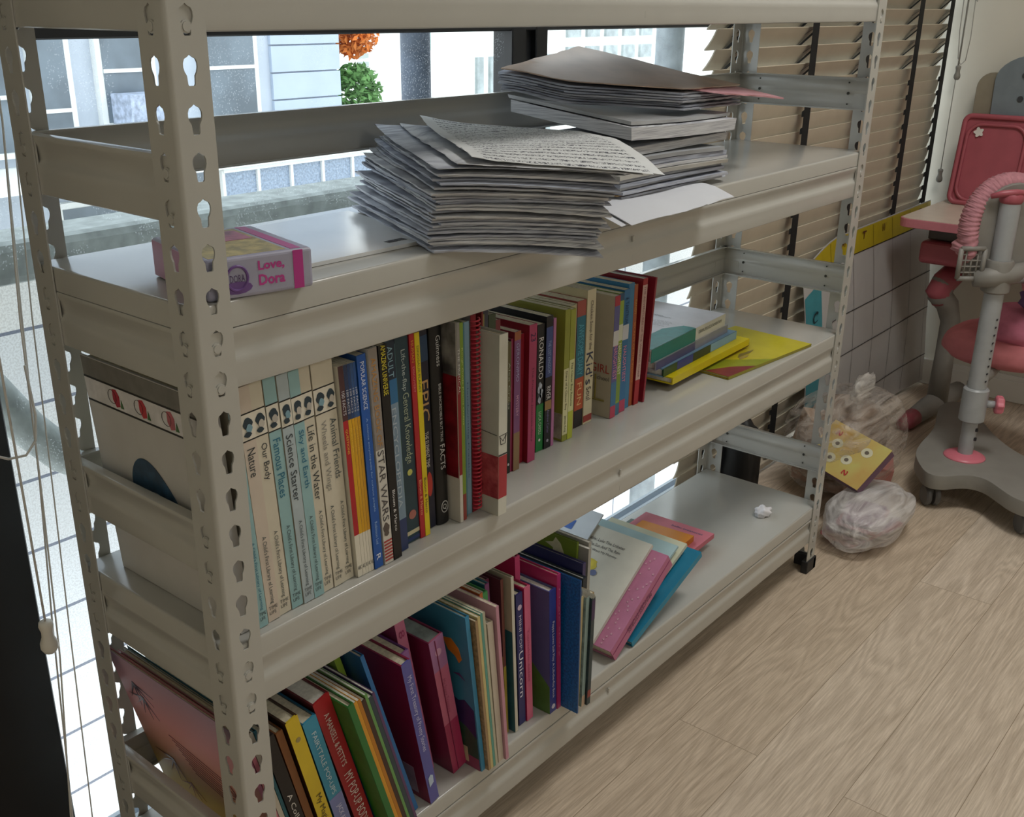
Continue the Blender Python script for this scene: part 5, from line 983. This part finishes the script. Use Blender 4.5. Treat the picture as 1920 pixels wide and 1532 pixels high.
MB().prism([dl((a_, b_, .598)) for a_, b_ in rr_], (0, 0, .024)).build('edge_band', mat('pink_edge', s2l('c87c88'), .4), dk_, bevel=.003)
MB().prism([dl((a_, b_, .6222)) for a_, b_ in rrect(2.529, -.596, 2.951, .264, .033)], (0, 0, .0012)).build('desk_top', mat('beige_laminate', s2l('cfc0b2'), .35, .03), dk_)
MB().box(dl((2.62, -.5, .555)), dl((2.90, .205, .598))).build('under_frame', mat('dark_grey_plastic', s2l('5a5a5c'), .5), dk_, bevel=.004)
d_ = MB().box(dl((2.590, -.45, .488)), dl((2.88, .215, .553))).build('drawer', wp, dk_, bevel=.012, segs=3)
MB().box(dl((2.640, -.42, .552)), dl((2.86, .190, .556))).build('drawer_shade_slab', mat('painted_void_black', s2l('0c0c0e'), .7), d_)  # black slab on the solid drawer, painting in the shade of a hollow
lg = []
for yy in (.129, -.46):
    pts = [(2.712, yy, .04), (2.712, yy, .20), (2.712, yy, .30), (2.690, yy + .01, .355), (2.664, yy + .028, .385), (2.668, yy + .026, .420), (2.70, yy + .006, .452), (2.74, yy, .50), (2.76, yy, .56)]
    L_ = MB().tube([dl(p) for p in pts], [.032, .028, .028, .032, .036, .036, .034, .034, .036], 16).build('leg', gry, dk_, smooth=True)
    MB().tube([dl(p) for p in [(2.672, yy + .022, .372), (2.658, yy + .032, .398), (2.672, yy + .024, .425), (2.70, yy + .006, .454)]], [.0325, .0372, .0368, .0346], 16).build('pink_knee_cap', wp, L_, smooth=True)
    F_ = MB().tube([dl(p) for p in [(2.90, yy - .005, .030), (2.74, yy + .0, .038), (2.66, yy + .008, .036), (2.56, yy + .018, .028), (2.52, yy + .022, .024)]], [.028, .036, .032, .026, .024], 14).build('foot', gry, L_, smooth=True)
    MB().tube([dl(p) for p in [(2.565, yy + .0175, .0285), (2.52, yy + .022, .025), (2.495, yy + .024, .024)]], [.0275, .026, .020], 14).build('toe_cap', wp, L_, smooth=True)
hb = empty('book_stand', (2.86, .0, .6265), (0, math.radians(9), 0), label='pink moulded upright desk board with white flower badge standing on the desk', cat='desk board')
hp = [(b_, a_) for a_, b_ in rrect(-.50, 0, .238, .262, .022)]
MB().prism([(0, y_, z_) for z_, y_ in hp], (.014, 0, 0)).build('board', wp, hb, bevel=.003)
q = MB()
for (ya, yb) in ((.055, .222), (-.17, .015), (-.40, -.21)):
    pts = [(-.004, y_, z_) for y_, z_ in rrect(ya, .012, yb, .235, .04, 6)]; q.tube(pts, .0055, 8, closed=True)
q.build('moulded_rib', wp, hb, smooth=True)
MB().tube([(-.003, y_, z_) for y_, z_ in rrect(-.498, .004, .236, .258, .02)], .008, 8, closed=True).build('rim', wp, hb, smooth=True)
fl = []
for k in range(40): a_ = 2 * math.pi * k / 40; rr2 = .0125 * (1 + .22 * math.cos(5 * a_)); fl.append((-.006, .190 + rr2 * math.cos(a_), .212 + rr2 * math.sin(a_)))
MB().prism(fl, (.003, 0, 0)).build('flower_badge', mat('white_plastic', s2l('dedad4'), .4), hb)
o = MB().prism([(2.935, a_, b_) for a_, b_ in rrect(-.15, .70, .232, 1.005, .045)], (.02, 0, 0)).build('wall_board', mat('taupe_board', s2l('8f8877'), .6), bevel=.003); tag(o, 'taupe round cornered board fixed on the right wall behind the desk', 'wall board')
lamp = empty('desk_organiser', (2.925, .06, .88), label='blue-grey round cornered panel with dark screws in front of the taupe board', cat='panel')
MB().prism([(0, a_ - .06, b_ - .88) for a_, b_ in [(.178, .885)] + [(.060 + .12 * math.cos(t_), .985 + .075 * math.sin(t_)) for t_ in [math.pi * k / 16 for k in range(17)]] + [(-.06, .885)]], (.008, 0, 0)).build('panel', mat('blue_grey_plastic', s2l('7b868d'), .4), lamp, bevel=.002)
for yy, zz_ in ((.100, .935), (.098, 1.0), (-.02, .935)): MB().lathe([(.008, 0), (.008, .003), (.005, .005)], c=(-.004, yy - .06, zz_ - .88), n=16, axis='X').build('screw', mat('dark_screw', s2l('3c4044'), .4), lamp)
o = MB().box((2.985, .085, 1.14), (2.9995, .075, 1.165)).box((2.985, .06, 1.14), (2.9995, .085, 1.145)).build('wall_hook', white_m); tag(o, 'small white hook on the right wall near the top edge', 'hook')

# ------------------------------------------------------------------ swivelling children's chair, seen from behind
ch = empty('study_chair', (2.177, -.115, 0), label='pink and grey children\'s posture chair on a wide grey castor base', cat='chair')
rx, ry = .6435, -.7654      # sideways direction of the chair back
fx, fy = .7654, .6435       # direction it faces (towards the desk)
def cl(u_, v_, z_): return (u_ * rx + v_ * fx, u_ * ry + v_ * fy, z_)
outl = [(2.06, -0.037), (2.0, -0.080), (2.008, -0.118), (2.045, -0.145), (2.066, -0.170), (2.064, -0.205), (2.03, -0.245), (1.995, -0.285), (1.985, -0.33), (2.018, -0.386), (2.09, -.41), (2.18, -.385), (2.235, -.33), (2.262, -.26), (2.31, -.19), (2.38, -0.13), (2.47, -0.07), (2.56, -0.02), (2.59, .02), (2.575, 0.05), (2.52, 0.064), (2.44, 0.045), (2.36, .020), (2.28, 0.008), (2.20, .004), (2.12, -.008)]
def smooth_poly(p, it=2):
    for _ in range(it):
        o_ = []
        for i in range(len(p)): a_, b_ = p[i], p[(i + 1) % len(p)]; o_ += [(a_[0] * .75 + b_[0] * .25, a_[1] * .75 + b_[1] * .25), (a_[0] * .25 + b_[0] * .75, a_[1] * .25 + b_[1] * .75)]
        p = o_
    return p
op = smooth_poly(outl)
MB().prism([(a_ - 2.177, b_ + .115, .062) for a_, b_ in op], (0, 0, .038)).build('base', mat('grey_base_plastic', s2l('8b8983'), .45, .04, 20), ch, bevel=.009, segs=3, autosm=.6)
MB().lathe([(.052, 0), (.050, .004), (.040, .009), (.026, .012), (.02, .012)], c=(0, 0, .099), n=28).build('collar', pnk, ch, smooth=True)
MB().lathe([(.0185, .1), (.0185, .22)], n=24).build('lower_tube', grl, ch, autosm=.6)
MB().lathe([(.027, .200), (.031, .203), (.031, .285), (.027, .289), (.024, .289)], n=24).build('height_sleeve', grl, ch, autosm=.6)
MB().lathe([(.023, .285), (.023, .545)], n=24).build('post', grl, ch, autosm=.6)
q = MB()
for k in range(9): q.box((.0228 * math.cos(-2.0) - .001 - .004, .0228 * math.sin(-2.0) - .0012, .31 + .020 * k), (.0228 * math.cos(-2.0) + .004, .0228 * math.sin(-2.0) + .001, .314 + .020 * k))
for z_ in (.15, .175): q.box(tuple(Vector(cl(.012, -.016, z_)) - Vector((.003, .003, 0))), tuple(Vector(cl(.012, -.016, z_)) + Vector((.003, .003, .008))))
q.build('height_marks', mat('ink_2a2a2e', s2l('2a2a2e'), .5), ch)
MB().lathe([(.026, .535), (.033, .54), (.033, .61), (.030, .616), (.024, .616)], n=24).build('upper_sleeve', gry, ch, autosm=.6)
MB().lathe([(.0235, .61), (.0235, .757)], n=24).build('upper_post', grl, ch, autosm=.6)
def knob(u_, v_, z_, s_=1.0):
    k_ = MB(); d = Vector(cl(1, -.25, 0)).normalized(); c0 = Vector(cl(u_, v_, z_)); a_ = d.orthogonal().normalized(); b_ = d.cross(a_); ring = []
    for (t_, r0) in ((0, .010), (.001, .019), (.004, .0225), (.016, .0225), (.020, .019), (.021, .004)):
        ring.append([c0 + d * t_ * s_ + (a_ * math.cos(g) + b_ * math.sin(g)) * r0 * s_ * (1 + (.08 * math.cos(7 * g) if r0 > .018 else 0)) for g in [6.2832 * k / 42 for k in range(42)]])
    vs_ = [p for r0 in ring for p in r0]; n_ = 42
    k_.add(vs_, [(i * n_ + k, i * n_ + (k + 1) % n_, (i + 1) * n_ + (k + 1) % n_, (i + 1) * n_ + k) for i in range(5) for k in range(n_)] + [tuple(range(n_)), tuple(5 * n_ + k for k in range(n_))])
    o_ = k_.build('knob', pnk, ch, autosm=.5)
    MB().tube([c0 - d * .022 * s_, c0 + d * .003], .0095 * s_, 12).build('knob_stem', grl, o_, smooth=True)
knob(.047, -.012, .247); knob(.055, -.020, .575, 1.25)
# gathered pink cover over the curved back frame
arc = []
for k in range(33):
    a_ = math.pi * (1.08 - 1.16 * k / 32); arc.append(Vector(cl(.022 + .100 * math.cos(a_), .025 + .03 * math.sin(a_), .672 + .122 * math.sin(a_) if math.sin(a_) > 0 else .675 + .20 * math.sin(a_))))
arc = [Vector(cl(-.086, .03, .63)), Vector(cl(-.084, .03, .65))] + arc + [Vector(cl(.12, .03, .63)), Vector(cl(.122, .03, .59))]
q = MB(); N = 16; dense = []
for i in range(len(arc) - 1):
    for k in range(9): dense.append(arc[i].lerp(arc[i + 1], k / 9))
dense.append(arc[-1]); ringv = []; prev = None
for i, p in enumerate(dense):
    d = (dense[min(i + 1, len(dense) - 1)] - dense[max(i - 1, 0)]).normalized(); f_ = Vector(cl(0, 1, 0)); s_ = d.cross(f_).normalized()
    ru = .0215 * (1 + .06 * math.sin(i * 2.1 + 1.1 * math.sin(i * .37))); rv = .034
    for k in range(N):
        g = 6.2832 * k / N; w_ = 1 + .05 * math.sin(3 * g + i * .9); ringv.append(p + s_ * ru * w_ * math.cos(g) + f_ * rv * w_ * math.sin(g))
M_ = len(dense); q.add(ringv, [(i * N + k, i * N + (k + 1) % N, (i + 1) * N + (k + 1) % N, (i + 1) * N + k) for i in range(M_ - 1) for k in range(N)] + [tuple(range(N)), tuple((M_ - 1) * N + k for k in range(N))])
rose = mat('dusty_rose_fabric', s2l('b88088'), .85, .10, 60, bump=.2)
q.build('gathered_cover_rim', rose, ch, smooth=True)
sh = [cl(-.076, .010, .58), cl(-.078, .010, .66)] + [cl(.022 + .098 * math.cos(math.pi * (1 - k / 16)), .010, .675 + .122 * math.sin(math.pi * k / 16)) for k in range(17)] + [cl(.104, .010, .66), cl(.102, .010, .58)]
MB().prism([Vector(p) for p in sh], Vector(cl(0, .022, 0))).build('back_shell', gry, ch, bevel=.004)
MB().lathe([(.024, .752), (.027, .758), (.027, .772), (.020, .779), (.006, .781)], n=24).build('pink_top_cap', wp, ch, smooth=True)
MB().tube([cl(-.052, -.004, .768), cl(-.03, -.010, .775), cl(.0, -.020, .780), cl(.028, -.012, .778)], [.006, .008, .008, .006], 14).build('pink_top_lip', wp, ch, smooth=True)
# side bracket with vent grid
q = MB(); gx0, gx1, gz0, gz1 = -.103, -.046, .572, .645
for a_, b_ in (((gx0, gz0), (gx1, gz0)), ((gx0, gz1), (gx1, gz1)), ((gx0, gz0), (gx0, gz1)), ((gx1, gz0), (gx1, gz1))): q.tube([cl(a_[0], -.012, a_[1]), cl(b_[0], -.012, b_[1])], .006, 8)
for k in range(1, 4): q.tube([cl(gx0 + (gx1 - gx0) * k / 4, -.010, gz0), cl(gx0 + (gx1 - gx0) * k / 4, -.010, gz1)], .0022, 6)
for k in range(1, 5): q.tube([cl(gx0, -.010, gz0 + (gz1 - gz0) * k / 5), cl(gx1, -.010, gz0 + (gz1 - gz0) * k / 5)], .0022, 6)
q.build('vent_grid', gry, ch, smooth=True)
MB().tube([cl(-.06, -.004, .57), cl(-.02, -.012, .575), cl(.04, -.010, .585), (cl(.10, .02, .590)), cl(.17, .05, .585)], [.020, .026, .024, .022, .020], 12).build('cross_bracket', gry, ch, smooth=True)
# seat, second back pad and fabrics beyond the post
o = blob('seat', cl(.150, .185, .345), (.155, .155, .048), mat('rose_cushion', s2l('bd6f74'), .8, .06, 40, bump=.2), .06, 2, 4, parent=ch)
o = blob('seat_cover', cl(.165, .150, .405), (.105, .105, .055), mat('pink_cloth', s2l('c07088'), .9, .06, 50, bump=.3), .16, 2.6, 4, parent=ch, ridg=True, seed=7)
MB().tube([cl(.0, .02, .29), cl(.06, .08, .30), cl(.12, .15, .31)], .018, 12).build('seat_arm', gry, ch, smooth=True)
o = blob('back_pad', cl(.125, .075, .665), (.085, .045, .115), rose, .08, 2, 4, parent=ch)
o = blob('back_pad', cl(.175, .02, .61), (.045, .04, .085), rose, .1, 2, 3, parent=ch, seed=4)
cs = mat('dark_grey_castor', s2l('5f5f5f'), .45)
for (x_, y_) in ((2.035, -.315), (2.045, -.085), (2.50, .02), (2.17, -.36)):
    w_ = MB()
    for dx in (-.011, .011): w_.lathe([(.008, -.007), (.024, -.007), (.027, -.003), (.027, .003), (.024, .007), (.008, .007)], c=(x_ - 2.177 + dx * rx, y_ + .115 + dx * ry, .0275), n=24, M=Matrix.Rotation(math.atan2(ry, rx), 4, 'Z') @ Matrix.Rotation(math.pi / 2, 4, 'Y'))
    w_.tube([(x_ - 2.177, y_ + .115, .027), (x_ - 2.177, y_ + .115, .066)], .010, 10); w_.build('castor', cs, ch, autosm=.6)
o = blob('garment', cl(.16, .10, .455), (.055, .05, .030), mat('purple_cloth', s2l('6c5080'), .9, .1, 50), .25, 3, 3, seed=6); o.location = Vector(cl(.175, .10, .492)) + Vector((2.177, -.115, 0)); tag(o, 'small crumpled purple garment on the chair seat at the right edge', 'garment')
